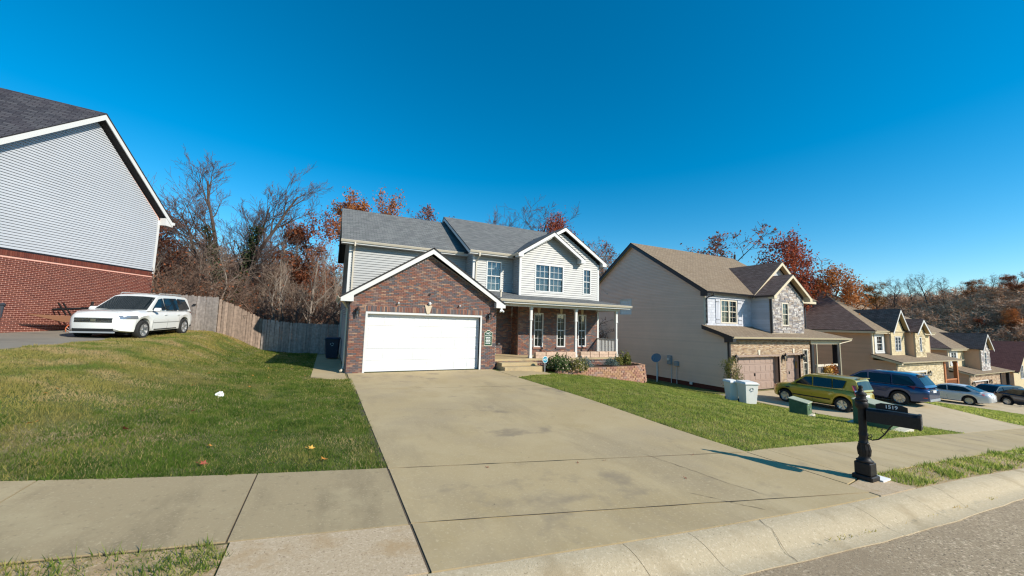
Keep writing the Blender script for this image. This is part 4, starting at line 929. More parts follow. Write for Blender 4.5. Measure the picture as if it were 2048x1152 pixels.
# stone bay with its small gable, big gable behind
BYf = 14.85; fbay = front(BYf); sw = (27.62, 28.38, 2.5, 4.08)
wall(TH, fbay, [(26.4, 1.7), (30.2, 1.7), (30.2, 4.4), (28.35, 5.75), (26.4, 4.4)], 'mortar_tan', holes=[sw])
rs = random.Random(5); z = 2.05; nst = 0; SR = MB()
while z < 5.6:
    hgt = rs.choice((.06, .08, .1, .12)); iv = clip_band([(26.4, 2.0), (30.2, 2.0), (30.2, 4.38), (28.35, 5.7), (26.4, 4.38)], min(z+hgt, 5.68))
    if iv:
        hv = [(sw[0]-.02, sw[1]+.02)] if sw[2]-.05 < z+hgt/2 < sw[3]+.05 else []
        for s0, s1 in minus(iv, hv):
            x = s0
            while x < s1-.03:
                wd = min(rs.uniform(.14, .46), s1-x); mb = MB() if nst < 290 else SR; nst += 1; d = rs.uniform(.02, .06); e = .012
                mb.hexa([fbay(x, z, d-.015), fbay(x+wd-.012, z, d-.015), fbay(x+wd-.012, z, -.02), fbay(x, z, -.02), fbay(x+e, z+hgt-.01, d), fbay(x+wd-.012-e, z+hgt-.01, d), fbay(x+wd-.012, z+hgt-.01, -.02), fbay(x, z+hgt-.01, -.02)])
                x += wd
                if mb is not SR: mb.build('stone', 'stone_veneer', TH)
    z += hgt
stuff(SR.build('stonework', 'stone_veneer', TH))
window(TH, fbay, *sw, cols=1, grid=(2, 2), trim='trim_cream', tw=.08, curtain=True, cdep=.08)
wall(TH, left(26.4), [(BYf+.05, 1.9), (TU, 1.9), (TU, TE), (BYf+.05, TE)], 'shake_grey'); siding(TH, left(26.4), [(BYf+.1, 2.1), (TU, 2.1), (TU, TE-.1), (BYf+.1, TE-.1)], 'shake_grey', .16)
m = MB(); m.box(26.36, 26.46, BYf-.07, BYf+.05, 2.0, 4.4); m.build('corner_trim', 'trim_dark', TH)
m = MB(); m.prism(tu, [(26.4, TE-.1), (33, TE-.1), (29.6, 7.0)], -.1, -.02); m.build('gable_wall', 'siding_white', TH)
gable(TH, 29.6, 7.22, 26.05, 33.25, TE, TU-.42, ((TU+.4, 21.0), (TU+.4, 21.0)), TU, 'shingle_brown', 'trim_tan', tails=(0, 0), soff='soffit_tan', rk=.22)
gable(TH, 28.35, 6.05, 26.08, 30.62, TE-.06, BYf-.42, ((TU+.0, TU+2.2), (TU-.1, TU+.8)), BYf, 'shingle_brown', 'trim_tan', tails=(1, 1), soff='soffit_tan', rk=.2)
gutter(TH, (26.08, TU-.3, TE-.07), (26.08, BYf-.42, TE-.07), 'trim_dark')
m = MB(); m.box(30.2, 33.6, TU-.55, TU-.02, TE-.28, TE-.1); m.build('eave_box', 'trim_tan', TH)
downspout(TH, [(TR-.05, TU-.5, TE-.2), (TR-.05, TU-.08, TE-.5), (TR-.05, TU-.08, 2.3)], 'trim_dark')
# lower roof, garage front
LE_ = 1.74
roof(TH, [(TX-.34, TY-.45, LE_), (35.0, TY-.45, LE_), (33.1, TU+.05, 2.42), (TX-.34, TU+.05, 2.42)], 'shingle_tan', .05)
roof(TH, [(35.0, TY-.45, LE_), (35.0, 18.5, LE_), (33.1, 17.5, 2.42), (33.1, TU, 2.42)], 'shingle_tan', .05)
m = MB(); m.prism(tl, [(TY-.45, LE_-.06), (TU+.05, 2.36), (TU+.05, 2.16), (TY+.1, LE_-.05), (TY+.1, LE_-.36), (TY-.45, LE_-.3)], .02, .32); m.build('rake_board', 'trim_dark', TH)
gutter(TH, (TX-.34, TY-.44, LE_), (35.0, TY-.44, LE_), 'trim_tan')
m = MB(); m.box(TX-.3, 34.9, TY-.43, TY-.02, LE_-.17, LE_-.14); m.build('soffit', 'trim_dark', TH)
d1, d2 = (22.28, 26.66, -1.9, .53), (27.46, 29.05, -1.9, .6); lw_ = (29.38, 30.0, -.9, .95)
wall(TH, tf, [(TX, -2.2), (30.3, -2.2), (30.3, 1.6), (TX, 1.6)], 'mortar_tan', holes=[d1, d2, lw_])
bricks(TH, tf, [(TX+.08, -1.6), (30.3, -1.6), (30.3, 1.58), (TX+.08, 1.58)], 'brick_tan', holes=[d1, d2, lw_], nind=60, near=camv)
window(TH, tf, *lw_, cols=1, grid=(2, 2), trim='trim_cream', sill='keystone', curtain=True)
for q, np_ in ((d1, 8), (d2, 3)):
    m = MB(); m.fbox(tf, q[0]-.07, q[0], -1.6, q[3], -.37, .02); m.fbox(tf, q[1], q[1]+.07, -1.6, q[3], -.37, .02); m.fbox(tf, q[0]-.07, q[1]+.07, q[3]-.0, q[3]+.08, -.37, .022); m.build('door_frame', 'garage_taupe', TH)
    m = MB(); hh = (q[3]+1.58)/4
    for k in range(4): m.fbox(tf, q[0], q[1], -1.58+k*hh+.012, -1.58+(k+1)*hh, -.36, -.30)
    o = m.build('garage_door', 'garage_taupe', TH); ww = (q[1]-q[0])/np_; hb = MB()
    for k in range(4):
        for c in range(np_):
            x = q[0]+c*ww+.07; z = -1.58+k*hh+.09; p = MB(); p.fbox(tf, x, x+ww-.14, z, z+hh-.18, -.302, -.288); sub(p.build('panel', 'garage_taupe', TH, bevel=.006), o)
    hb.fbox(tf, (q[0]+q[1])/2-.05, (q[0]+q[1])/2+.05, -.72, -.55, -.3, -.26); sub(hb.build('handle', 'black_iron', TH), o)
    m = MB(); c_ = (q[0]+q[1])/2; m.prism(tf, [(c_-.07, q[3]+.09), (c_+.07, q[3]+.09), (c_+.11, q[3]+.4), (c_-.11, q[3]+.4)], 0, .05); m.build('keystone', 'trim_cream', TH)
for s_ in (21.98, 27.05, 29.22): lantern(TH, tf, s_, .33, 1.25)
m = MB(); m.fbox(tf, 28.98, 29.03, -.35, .1, -.25, -.2); m.build('door_sticker', 'fallen_yellow', TH)
# porch on its right end
m = MB(); m.box(30.3, 34.4, TY+.0, 18, -1.75, -1.25); m.build('porch_slab', 'pad', TH)
m = MB(); m.box(30.3, 34.5, TY-.1, TY+.12, 1.3, 1.58); m.build('porch_beam', 'trim_tan', TH)
for x, w_ in ((30.5, .14), (33.9, .15)):
    m = MB(); m.box(x-w_, x+w_, TY-.1, TY+.2, -1.25, 1.3); m.build('porch_post', 'trim_dark', TH)
downspout(TH, [(34.9, TY-.5, 1.6), (33.9, TY-.2, 1.35), (33.95, TY-.2, -1.2)], 'trim_tan'); downspout(TH, [(30.85, TY-.15, 1.3), (30.85, TY-.15, -1.2)], 'trim_tan')
bricks(TH, front(17.2), [(30.3, -1.2), (33, -1.2), (33, 1.6), (30.3, 1.6)], 'brick_tan'); wall(TH, front(17.2), [(30.3, -1.2), (33, -1.2), (33, 1.6), (30.3, 1.6)], 'mortar_tan')
rl = MB(); rl.box(30.9, 33.9, TY-.1, TY+.05, -.28, -.12); rlo = rl.build('railing', 'trim_cream', TH)
for k in range(19): b_ = MB(); b_.box(30.95+k*.155, 31.07+k*.155, TY-.04, TY+.0, -1.2, -.28); sub(b_.build('baluster', 'fence_wood', TH), rlo)
# ---------------------------------------------------------------- the houses further down the street
def hip_house(X, yU, zE, floor, label, spec):
    H = thing('house', label, 'house', (X+5, yU+5, floor)); R_ = X+spec['w']; yL = yU-1.5; depth = 13; e = .42
    D = yU+depth; sl_ = .68; half = min(depth/2+e, spec['w']/2+e)
    A, B, C_, D_ = (X-e, yU-e, zE), (R_+e, yU-e, zE), (R_+e, D+e, zE), (X-e, D+e, zE)
    top = zE+half*sl_; ym = (yU-e+D+e)/2; r0, r1 = (X-e+half, ym, top), (R_+e-half, ym, top)
    if r1[0] <= r0[0]: r0 = r1 = ((X+R_)/2, ym, top)
    roof(H, [A, B, r1, r0], 'shingle_tan'); roof(H, [D_, A, r0], 'shingle_brown'); roof(H, [B, C_, r1], 'shingle_brown'); roof(H, [C_, D_, r0, r1], 'shingle_tan')
    m = MB(); m.box(X-e+.02, X-e+.05, yU-e, D+e, zE-.24, zE-.06); m.box(X-e+.05, R_, yU-e+.02, yU-e+.05, zE-.24, zE-.06); m.box(X-e+.05, X, yU-e+.05, D, zE-.22, zE-.19); m.box(X, R_, yU-e+.05, yU, zE-.22, zE-.19); m.build('eave', 'trim_tan', H)
    gutter(H, (X-e, yU-e+.01, zE-.01), (R_, yU-e+.01, zE-.01), 'trim_tan')
    lw = left(X); zl = spec['zl']
    wall(H, lw, [(yL+.05, floor-.6), (D, floor-.6), (D, zl), (yL+.05, zl)], 'siding_tan_far'); siding(H, lw, [(yL+.05, floor), (D, floor), (D, zl), (yL+.05, zl)], 'siding_tan_far', .13, joined=True)
    wall(H, lw, [(yU, zl), (D, zl), (D, zE-.1), (yU, zE-.1)], 'siding_tan_far'); siding(H, lw, [(yU, zl), (D, zl), (D, zE-.2), (yU, zE-.2)], 'siding_tan_far', .13, joined=True)
    m = MB(); m.box(X-.03, X+.1, yU-.04, yU+.05, zl+.4, zE-.2); m.build('corner_trim', 'trim_cream', H)
    fu = front(yU); w = spec['win']; bl = spec['bays'][0][0]
    wall(H, fu, [(X, zl-.5), (R_, zl-.5), (R_, zE-.1), (X, zE-.1)], 'shake_cream', holes=[w]); window(H, fu, *w, cols=spec.get('wc', 1), grid=(2, 2), trim='trim_white', tw=.1, curtain=False)
    m = MB(); m.fbox(fu, w[0]-.35, w[1]+.35, w[2]-.16, w[2]-.02, 0, .05); m.fbox(fu, w[0]-.35, w[1]+.35, w[3]+.01, zE-.15, 0, .03)
    m.fbox(fu, w[0]-.35, w[0]-.01, w[2]-.02, w[3]+.01, 0, .03); m.fbox(fu, w[1]+.01, w[1]+.35, w[2]-.02, w[3]+.01, 0, .03); m.build('window_surround', 'trim_white', H)
    for a, b, y, az, wq, mt_, arch in spec['bays']:
        fb_ = front(y); eb = zE-.05
        wall(H, fb_, [(a, zl-.4), (b, zl-.4), (b, eb), ((a+b)/2, az-.35), (a, eb)], 'mortar_tan', holes=[wq])
        if mt_ == 'shake_cream': bricks(H, fb_, [(a, zl+.2), (b, zl+.2), (b, eb), ((a+b)/2, az-.4), (a, eb)], mt_, holes=[wq], bl=.34, bh=.19, jt=.008, name='shake', th=.014)
        else: bricks(H, fb_, [(a, zl+.2), (b, zl+.2), (b, eb), ((a+b)/2, az-.4), (a, eb)], mt_, holes=[wq], bl=.37, bh=.16, jt=.014, name='stone', th=.03, jitter=.015)
        window(H, fb_, *wq, cols=2 if wq[1]-wq[0] > .9 else 1, grid=(2, 2), trim='trim_white', tw=.08)
        wall(H, left(a), [(y+.05, zl-.4), (yU, zl-.4), (yU, eb), (y+.05, eb)], 'siding_tan_far'); wall(H, rightf(b), [(y+.05, zl-.4), (yU, zl-.4), (yU, eb), (y+.05, eb)], 'siding_tan_far')
        m = MB(); m.fbox(fb_, a-.03, b+.03, zl+.05, zl+.22, 0, .06); m.build('water_table', 'trim_white', H)
        bk_ = yU-e+(az-zE)/sl_
        gable(H, (a+b)/2, az, a-.35, b+.35, eb, y-.35, ((yU+.3, bk_+.4), (yU+.3, bk_+.4)), y, 'shingle_brown', 'trim_white', tails=(0, 0), soff='soffit_tan', rk=.22)
    le = zl
    roof(H, [(X-.3, yL-.4, le), (R_+.9, yL-.4, le), (R_-.4, yU+.05, le+.55), (X-.3, yU+.05, le+.55)], 'shingle_tan', .05)
    roof(H, [(R_+.9, yL-.4, le), (R_+.9, yU+2, le), (R_-.4, yU+.05, le+.55)], 'shingle_tan', .05)
    gutter(H, (X-.3, yL-.39, le), (R_+.9, yL-.39, le), 'trim_tan')
    m = MB(); m.prism(lw, [(yL-.4, le-.06), (yU, le+.46), (yU, le+.26), (yL-.4, le-.24)], .0, .28); m.build('rake_board', 'trim_tan', H)
    ff = front(yL); g0, g1 = X+1., X+5.6; gd_ = (g0, g1, floor-.2, floor+2.15)
    wall(H, ff, [(X, floor-.6), (R_-2.6, floor-.6), (R_-2.6, le-.05), (X, le-.05)], 'mortar_tan', holes=[gd_]); bricks(H, ff, [(X+.1, floor), (R_-2.6, floor), (R_-2.6, le-.1), (X+.1, le-.1)], spec['low'], holes=[gd_], bl=.3, bh=.1, name='stone', th=.02)
    m = MB()
    for k in range(4): m.fbox(ff, g0, g1, floor+k*.53+.01, floor+k*.53+.525, -.3, -.25)
    o = m.build('garage_door', spec['door'], H)
    for k in range(4):
        for c in range(4):
            p = MB(); p.fbox(ff, g0+c*1.15+.1, g0+c*1.15+1.05, floor+k*.53+.08, floor+k*.53+.45, -.252, -.238); sub(p.build('panel', spec['door'], H), o)
    m = MB(); m.box(g0-.1, g0, yL-.03, yL+.31, floor, floor+2.2); m.box(g1, g1+.1, yL-.03, yL+.31, floor, floor+2.2); m.box(g0-.1, g1+.1, yL-.032, yL+.31, floor+2.15, floor+2.28); m.build('door_frame', 'trim_white', H)
    for s_ in (g0-.45, g1+.45): lantern(H, ff, s_, floor+1.9, 1.2)
    m = MB(); m.box(R_-2.6, R_+.7, yL, yU+2, floor-.4, floor+.3); m.build('porch_slab', 'pad', H)
    for x in (R_-2.5, R_+.5):
        m = MB(); m.box(x-.13, x+.13, yL-.1, yL+.16, floor+.3, le-.1); m.build('porch_post', spec['post'], H)
    m = MB(); m.box(R_-2.4, R_+.5, yL-.06, yL+.06, floor+1.2, floor+1.32); rr_ = m.build('railing', spec['rail'], H)
    for k in range(17):
        m = MB(); m.box(R_-2.3+k*.165, R_-2.24+k*.165, yL-.03, yL+.03, floor+.3, floor+1.2); sub(m.build('baluster', spec['rail'], H), rr_)
    wall(H, rightf(R_), [(yU, floor-.6), (D, floor-.6), (D, zE), (yU, zE)], 'siding_tan_far'); return H
hip_house(42.6, 15.77, 2.42, -3.25, 'cream shake fronted house with twin gables and dark hipped roof', dict(w=12.2, zl=-.12, win=(43.35, 44.5, .6, 1.98), low='stone_cream', door='garage_white', post='deck_wood', rail='deck_wood',
    bays=[(45.0, 47.7, 15.35, 4.45, (45.7, 46.9, .62, 1.95), 'shake_cream', 0), (48.0, 50.2, 14.75, 3.62, (48.85, 49.35, .62, 1.95), 'stone_cream', 1)]))
hip_house(63.6, 16.97, .72, -5.05, 'tan house with one stone bay and brown roof beyond the white sedan', dict(w=12.5, zl=-1.95, win=(64.45, 66.1, -1.12, .3), wc=2, low='brick_tan', door='garage_taupe', post='trim_dark', rail='trim_cream',
    bays=[(68.6, 71.6, 15.7, 2.55, (69.7, 70.4, -1.1, .35), 'stone_veneer', 0)]))
FH = thing('house', 'farthest house with deep red-brown roof and cream front gable', 'house', (90, 20, -6.6))
X5, Y5 = 84.6, 16.6
wall(FH, left(X5), [(Y5, -8), (29, -8), (29, -2.5), (Y5, -2.5)], 'siding_tan_far'); siding(FH, left(X5), [(Y5, -6.6), (29, -6.6), (29, -2.5), (Y5, -2.5)], 'siding_tan_far', .13, joined=True)
f5 = front(Y5); w5 = (87.6, 89.0, -3.6, -1.7)
wall(FH, f5, [(X5, -8), (94.6, -8), (94.6, -2.4), (89.6, 1.3), (X5, -2.4)], 'shake_cream', holes=[w5])
window(FH, f5, *w5, cols=2, grid=(2, 2), trim='trim_white', tw=.1)
roof(FH, [(84.1, Y5-.6, -2.45), (84.1, 29.5, -2.45), (89.6, 29.5, 1.6), (89.6, Y5-.6, 1.6)], 'shingle_red'); roof(FH, [(95.1, Y5-.6, -2.45), (95.1, 29.5, -2.45), (89.6, 29.5, 1.6), (89.6, Y5-.6, 1.6)], 'shingle_red')
for e in (84.1, 95.1):
    m = MB(); m.prism(f5, [(e, -2.5), (89.6, 1.5), (89.6, 1.25), (e, -2.75)], .5, .55); m.build('rake_board', 'trim_tan', FH)
    m = MB(); m.prism(f5, [(e, -2.6), (89.6, 1.4), (89.6, 1.37), (e, -2.63)], .02, .5); m.build('soffit', 'soffit_tan', FH)
# ---------------------------------------------------------------- cars (local: +X forward, ground at z = 0)
def lerp(pts, x):
    return float(np.interp(x, [p[0] for p in pts], [p[1] for p in pts]))
class Car:
    def __init__(s, name, label, loc, heading, sp, paint, glassm='car_glass', group=None, cat='car', pitch=0):
        s.sp = sp; s.L, s.W = sp['L'], sp['W']; s.paint = paint
        s.o = thing(name, label, cat, loc, group, heading)
        s.o.rotation_euler = (0, pitch, heading)
        s.body(); s.house(glassm); s.wheels()
    def add(s, mb, name, m, parent=None, **k):
        o = mb.build(name, m, s.o, local=True, **k)
        if parent is not None: sub(o, parent)
        return o
    def hw(s, x):
        L, W = s.L, s.W; t = x/(L/2); n = s.sp.get('nose', .62); 
        e = max(0, (abs(t)-n)/(1-n)); k = s.sp.get('taper', (.36, .28))[0 if t > 0 else 1]
        return W/2*(1-k*e**2.4)
    def zb(s, x):
        sp = s.sp; z = sp['sill']+.07*max(0, abs(x)/(s.L/2)-.8)/.2
        for xw in (sp['xf'], sp['xr']):
            ra = sp['r']+.065; d = abs(x-xw)
            if d < ra: z = max(z, sp['r']+math.sqrt(ra*ra-d*d)*.98)
        return z
    def sec(s, x):
        h = s.hw(x); b = lerp(s.sp['belt'], x); t = lerp(s.sp['top'], x); zb = s.zb(x); c = s.sp.get('wide', 1.)
        k = max(0, (abs(x)-(s.L/2-.14))/.14)**2; h *= 1-.10*k; b -= .07*k; t -= .09*k; zb += .07*k
        mid = max(zb+.05, zb*.5+b*.5)
        return [(h*.84, zb), (h*.965, zb+.03), (h*1.0*c, mid), (h*.985, max(mid+.02, b-.13)), (h*.955, b-.04), (h*.90, b), (h*.80, t-.012 if t > b else b+.002), (h*.4, t), (0, t+.012)]
    def ys(s, x, z):
        q = s.sec(x); return float(np.interp(z, [p[1] for p in q[:6]], [p[0] for p in q[:6]]))
    def body(s):
        sp = s.sp; xs = set(np.linspace(-s.L/2, s.L/2, 47))
        for xw in (sp['xf'], sp['xr']):
            for a in np.linspace(-1, 1, 17): xs.add(xw+(sp['r']+.065)*math.sin(a*PI/2)*.999)
        xs = sorted(xs); mb = MB(); secs = [s.sec(x) for x in xs]; k = len(secs[0]); n = 2*k-1
        for x, q in zip(xs, secs):
            for y, z in q: mb.v.append((x, y, z))
            for y, z in q[-2::-1]: mb.v.append((x, -y, z))
        for i in range(len(xs)-1):
            for j in range(n-1): mb.f.append((i*n+j, i*n+j+1, (i+1)*n+j+1, (i+1)*n+j))
        mb.f.append(tuple(range(n))); mb.f.append(tuple((len(xs)-1)*n+j for j in range(n)))
        s.b = s.add(mb, 'body', s.paint, smooth=True, angle=38)
        u = MB(); u.box(-s.L/2+.42, s.L/2-.42, -s.W/2*.76, s.W/2*.76, .2, .62); s.add(u, 'underbody', 'under')
    def house(s, glassm):
        gp = s.sp['gp']; b0 = gp[0][1]; H = max(p[1] for p in gp); mb = MB()
        def w(x, z): return s.hw(x)*(.905-s.sp.get('tumble', .19)*max(0, (z-b0))/(H-b0))
        s.gw = w; k = len(gp)
        for x, z in gp: mb.v += [(x, w(x, z), z), (x, w(x, z)*.82, z+.028 if z > b0+.2 else z), (x, 0, z+.045 if z > b0+.2 else z), (x, -w(x, z)*.82, z+.028 if z > b0+.2 else z), (x, -w(x, z), z)]
        for i in range(k-1):
            for j in range(4): mb.f.append((i*5+j, i*5+j+1, i*5+6+j, i*5+5+j))
        mb.f.append(tuple(i*5 for i in range(k))); mb.f.append(tuple(i*5+4 for i in range(k))[::-1])
        s.r = s.add(mb, 'roof', s.paint, smooth=True, angle=30)
        def ramp(i, f0, f1, name, off):
            (xa, za), (xb, zb) = gp[i], gp[i+1]; m = MB(); N = Vector((zb-za, 0, xa-xb)).normalized(); N = -N if N.z < 0 else N
            for f in (f0, f1):
                x, z = xa+(xb-xa)*f, za+(zb-za)*f
                for t in (-.93, -.75, -.35, .35, .75, .93):
                    bow = (1-t*t)*.045*min(1, (z-b0)/.25); m.v.append((x+N.x*off, w(x, z)*t, z+bow+N.z*off))
            m.f = [(j, j+1, j+7, j+6) for j in range(5)]; return s.add(m, name, glassm, recalc=False)
        ramp(0, .06, .93, 'windscreen', .012); ramp(k-2, s.sp.get('rg', (.08, .75))[0], s.sp.get('rg', (.08, .75))[1], 'rear_window', .014)
        for poly in s.sp['side']:
            for sg in (1, -1):
                m = MB(); m.v = [(x, sg*(w(x, z)+.006), z) for x, z in poly]; m.f = [tuple(range(len(poly)))]; s.add(m, 'side_window', glassm, recalc=False)
    def strip(s, name, m, x0, x1, z0, z1, off=.006, side=(1, -1), n=8, parent=None, slant=0):
        for sg in side:
            mb = MB()
            for i in range(n+1):
                x = x0+(x1-x0)*i/n
                for z in (z0, (z0+z1)/2, z1):
                    xx = x+slant*(z-z0); mb.v.append((xx, sg*(s.ys(xx, z)+off), z))
            mb.f = [(i*3+j, i*3+j+1, i*3+4+j, i*3+3+j) for i in range(n) for j in range(2)]
            s.add(mb, name, m, parent)
    def end(s, name, m, y0, y1, z0, z1, off=.01, fr=1, parent=None, depth=.03):
        mb = MB(); x = fr*(s.L/2); mb.box(min(x-fr*.05, x+fr*off), max(x-fr*.05, x+fr*off), y0, y1, z0, z1); return s.add(mb, name, m, parent, bevel=.004)
    def wheels(s):
        sp = s.sp; r = sp['r']; w_ = .21; m = MB()
        m.lathe((0, 0, 0), [(r*.66, -w_/2), (r*.93, -w_/2), (r, -w_/2+.035), (r, w_/2-.035), (r*.93, w_/2), (r*.66, w_/2)], 26, axis=1, cap=False)
        k = MB(); k.lathe((0, 0, 0), [(r*.66, -.02), (r*.7, w_/2-.005), (r*.655, w_/2-.004), (r*.62, .02), (.01, .02)], 26, axis=1, cap=False)
        n = sp.get('spokes', 5)
        for i in range(n):
            a = 2*PI*i/n+.3; c, s_ = math.cos(a), math.sin(a); t0, t1 = .055, r*.68; ww = sp.get('sw', .045)
            def P(t, wd, y): return (c*t-s_*wd, y, s_*t+c*wd)
            k.hexa([P(t0, -ww, .03), P(t1, -ww*.8, .03), P(t1, ww*.8, .03), P(t0, ww, .03), P(t0, -ww*.8, w_/2-.03), P(t1, -ww*.6, w_/2-.008), P(t1, ww*.6, w_/2-.008), P(t0, ww*.8, w_/2-.03)])
        k.lathe((0, 0, 0), [(.07, .03), (.065, w_/2-.02), (.0, w_/2-.018)], 12, axis=1)
        d = MB(); d.lathe((0, 0, 0), [(r*.6, .0), (r*.6, .012), (0, .012)], 20, axis=1)
        for xw in (sp['xf'], sp['xr']):
            for sg in (1, -1):
                f = lambda mb: [setattr(mb, 'v', mb.v)] and mb
                def tr(mb):
                    q = MB(); q.v = [(v[0]+xw, sg*v[1]+sg*(s.W/2-w_/2-.015), v[2]+r) for v in mb.v]; q.f = list(mb.f); return q
                wo = s.add(tr(m), 'wheel', 'rubber', smooth=True, angle=50); s.add(tr(k), 'rim', 'rim', wo, smooth=True, angle=30); s.add(tr(d), 'brake_disc', 'car_black', wo)
    def mirrors(s, x, z):
        for sg in (1, -1):
            m = MB(); y = s.hw(x)*.93; m.hexa([(x-.05, sg*y, z), (x+.10, sg*(y+.02), z), (x+.10, sg*(y+.22), z+.01), (x-.05, sg*(y+.23), z+.01), (x-.05, sg*(y+.02), z+.13), (x+.05, sg*(y+.03), z+.13), (x+.04, sg*(y+.2), z+.12), (x-.05, sg*(y+.22), z+.13)])
            s.add(m, 'mirror', s.paint, bevel=.02)
    def seams(s, xs, zt=None):
        for x in xs: s.strip('door_seam', 'car_black', x-.006, x+.006, s.sp['sill']+.07, lerp(s.sp['belt'], x)-.03, .003, n=1)
    def handles(s, xs, z, m=None):
        for x in xs:
            for sg in (1, -1):
                h = MB(); y = s.ys(x, z); h.box(x-.09, x+.09, min(sg*(y+.005), sg*(y+.035)), max(sg*(y+.005), sg*(y+.035)), z-.014, z+.014); s.add(h, 'door_handle', m or s.paint, bevel=.006)
def suv_spec(L=4.79, W=1.91, H=1.73): 
    return dict(L=L, W=W, r=.355, sill=.27, xf=1.42, xr=-1.37, nose=.60, taper=(.34, .22), spokes=5, sw=.05,
        belt=[(-2.4, .95), (-1.5, 1.04), (.8, 1.02), (1.35, 1.0), (2.0, .95), (2.4, .84)], top=[(-2.4, .95), (-2.3, 1.0), (-1.5, 1.05), (.9, 1.10), (1.05, 1.10), (1.7, 1.07), (2.1, 1.02), (2.4, .90)],
        gp=[(1.12, 1.06), (.28, 1.62), (.05, 1.685), (-.9, 1.70), (-1.75, 1.655), (-2.02, 1.58), (-2.36, 1.03)], rg=(.1, .8), tumble=.2,
        side=[[(.86, 1.12), (.30, 1.53), (.02, 1.58), (-.02, 1.10)], [(-.09, 1.10), (-.06, 1.585), (-.98, 1.59), (-1.02, 1.10)], [(-1.1, 1.10), (-1.06, 1.588), (-1.7, 1.56), (-1.98, 1.17), (-1.9, 1.12)]])
# white car on the left neighbour's drive
h1 = math.atan2(-.975, -.16)
c = Car('parked_car', 'white seven-seat car parked on the raised drive by the red brick wall', (-7.42, 22.0, 1.16), h1, suv_spec(), 'paint_white', pitch=math.radians(1.6))
c.o.scale = (1.07, 1.07, 1.07)
c.strip('headlight', 'headlamp', 1.78, 2.30, .765, .885, .008); c.end('grille', 'car_black', -.52, .52, .64, .80, .012)
for z in (.665, .715, .765): c.end('grille_bar', 'chrome', -.52, .52, z, z+.016, .022)
c.end('emblem', 'chrome', -.07, .07, .675, .765, .03); c.end('bumper_intake', 'car_black', -.55, .55, .33, .43, .012); c.end('bumper_lip', 'meter_grey', -.6, .6, .27, .325, .02)
c.strip('sill_trim', 'car_black', -1.0, 1.05, .275, .36, .008); c.strip('side_moulding', 'siding_grey', -.95, .95, .60, .63, .012)
c.seams((.92, -.05, -.98)); c.handles((.12, -.82), .90); c.mirrors(.82, 1.06)
c.strip('tail_light', 'tail_red', -2.36, -2.15, .84, 1.0, .01); c.strip('rear_bumper_trim', 'car_black', -2.36, -1.85, .3, .42, .008)
for sg in (1, -1):
    m = MB(); m.tube([(.1, sg*.62, 1.72), (.0, sg*.62, 1.765), (-1.5, sg*.61, 1.765), (-1.65, sg*.61, 1.71)], .018, 6); c.add(m, 'roof_rail', 'siding_grey')
m = MB(); m.box(1.0, 1.02, -.35, .1, 1.11, 1.12); c.add(m, 'wiper', 'car_black')
# boxy yellow-green hatchback
hb = dict(L=4.02, W=1.79, r=.325, sill=.25, xf=1.25, xr=-1.33, nose=.66, taper=(.34, .16), spokes=5, sw=.05, wide=1.01,
    belt=[(-2.05, .92), (-1.5, 1.0), (.7, .96), (1.2, .93), (1.7, .86), (2.05, .70)], top=[(-2.05, .94), (-1.9, 1.0), (-1., 1.02), (.7, 1.04), (.9, 1.03), (1.55, .96), (1.85, .88), (2.05, .72)],
    gp=[(1.0, 1.0), (.28, 1.52), (.06, 1.575), (-1.0, 1.585), (-1.68, 1.55), (-1.82, 1.50), (-2.0, .98)], rg=(.16, .86), tumble=.16,
    side=[[(.78, 1.06), (.28, 1.44), (-.02, 1.475), (-.04, 1.04)], [(-.10, 1.04), (-.08, 1.478), (-.88, 1.475), (-.92, 1.05)], [(-.96, 1.05), (-.93, 1.474), (-1.48, 1.45), (-1.36, 1.10)]])
c = Car('parked_car', 'boxy yellow-green hatchback with silver wheels on the tan house drive', (22.98, 10.72, -1.585), PI/2, hb, 'paint_green')
c.o.scale = (.96, .97, 1.0)
c.strip('side_moulding', 'car_black', -.85, .85, .47, .53, .012); c.seams((.82, -.07, -.95)); c.handles((.1, -.78), .86, 'paint_green'); c.mirrors(.72, 1.0)
c.strip('tail_light', 'tail_red', -2.02, -1.9, .98, 1.0, .01)
for sg in (1, -1):
    m = MB(); m.hexa([(-1.98, sg*.66, .86), (-1.86, sg*.84, .86), (-1.84, sg*.80, .86), (-1.9, sg*.66, .86), (-1.90, sg*.62, 1.28), (-1.72, sg*.75, 1.28), (-1.7, sg*.7, 1.28), (-1.84, sg*.6, 1.28)]); t_ = c.add(m, 'tail_light', 'tail_red')
    m = MB(); m.hexa([(-1.985, sg*.67, .98), (-1.865, sg*.845, .98), (-1.84, sg*.80, .98), (-1.9, sg*.66, .98), (-1.96, sg*.665, 1.06), (-1.84, sg*.83, 1.06), (-1.8, sg*.78, 1.06), (-1.88, sg*.65, 1.06)]); c.add(m, 'reverse_lamp', 'headlamp', t_)
c.strip('headlight', 'amber', 1.7, 1.98, .72, .85, .008); c.end('rear_bumper', 'trim_white', -.62, .62, .34, .58, .02, fr=-1); c.end('number_plate', 'plate', -.2, .2, .72, .83, .015, fr=-1)
c.strip('bumper_reflector', 'tail_red', -2.03, -1.9, .42, .47, .012); c.strip('wing_vent', 'car_black', .98, 1.18, .79, .84, .008); c.end('grille', 'car_black', -.4, .4, .42, .56, .01)
m = MB(); m.box(-1.95, -1.78, -.5, .5, 1.565, 1.60); c.add(m, 'spoiler', 'paint_green', bevel=.01)
for x in (-.87, -.09): pass
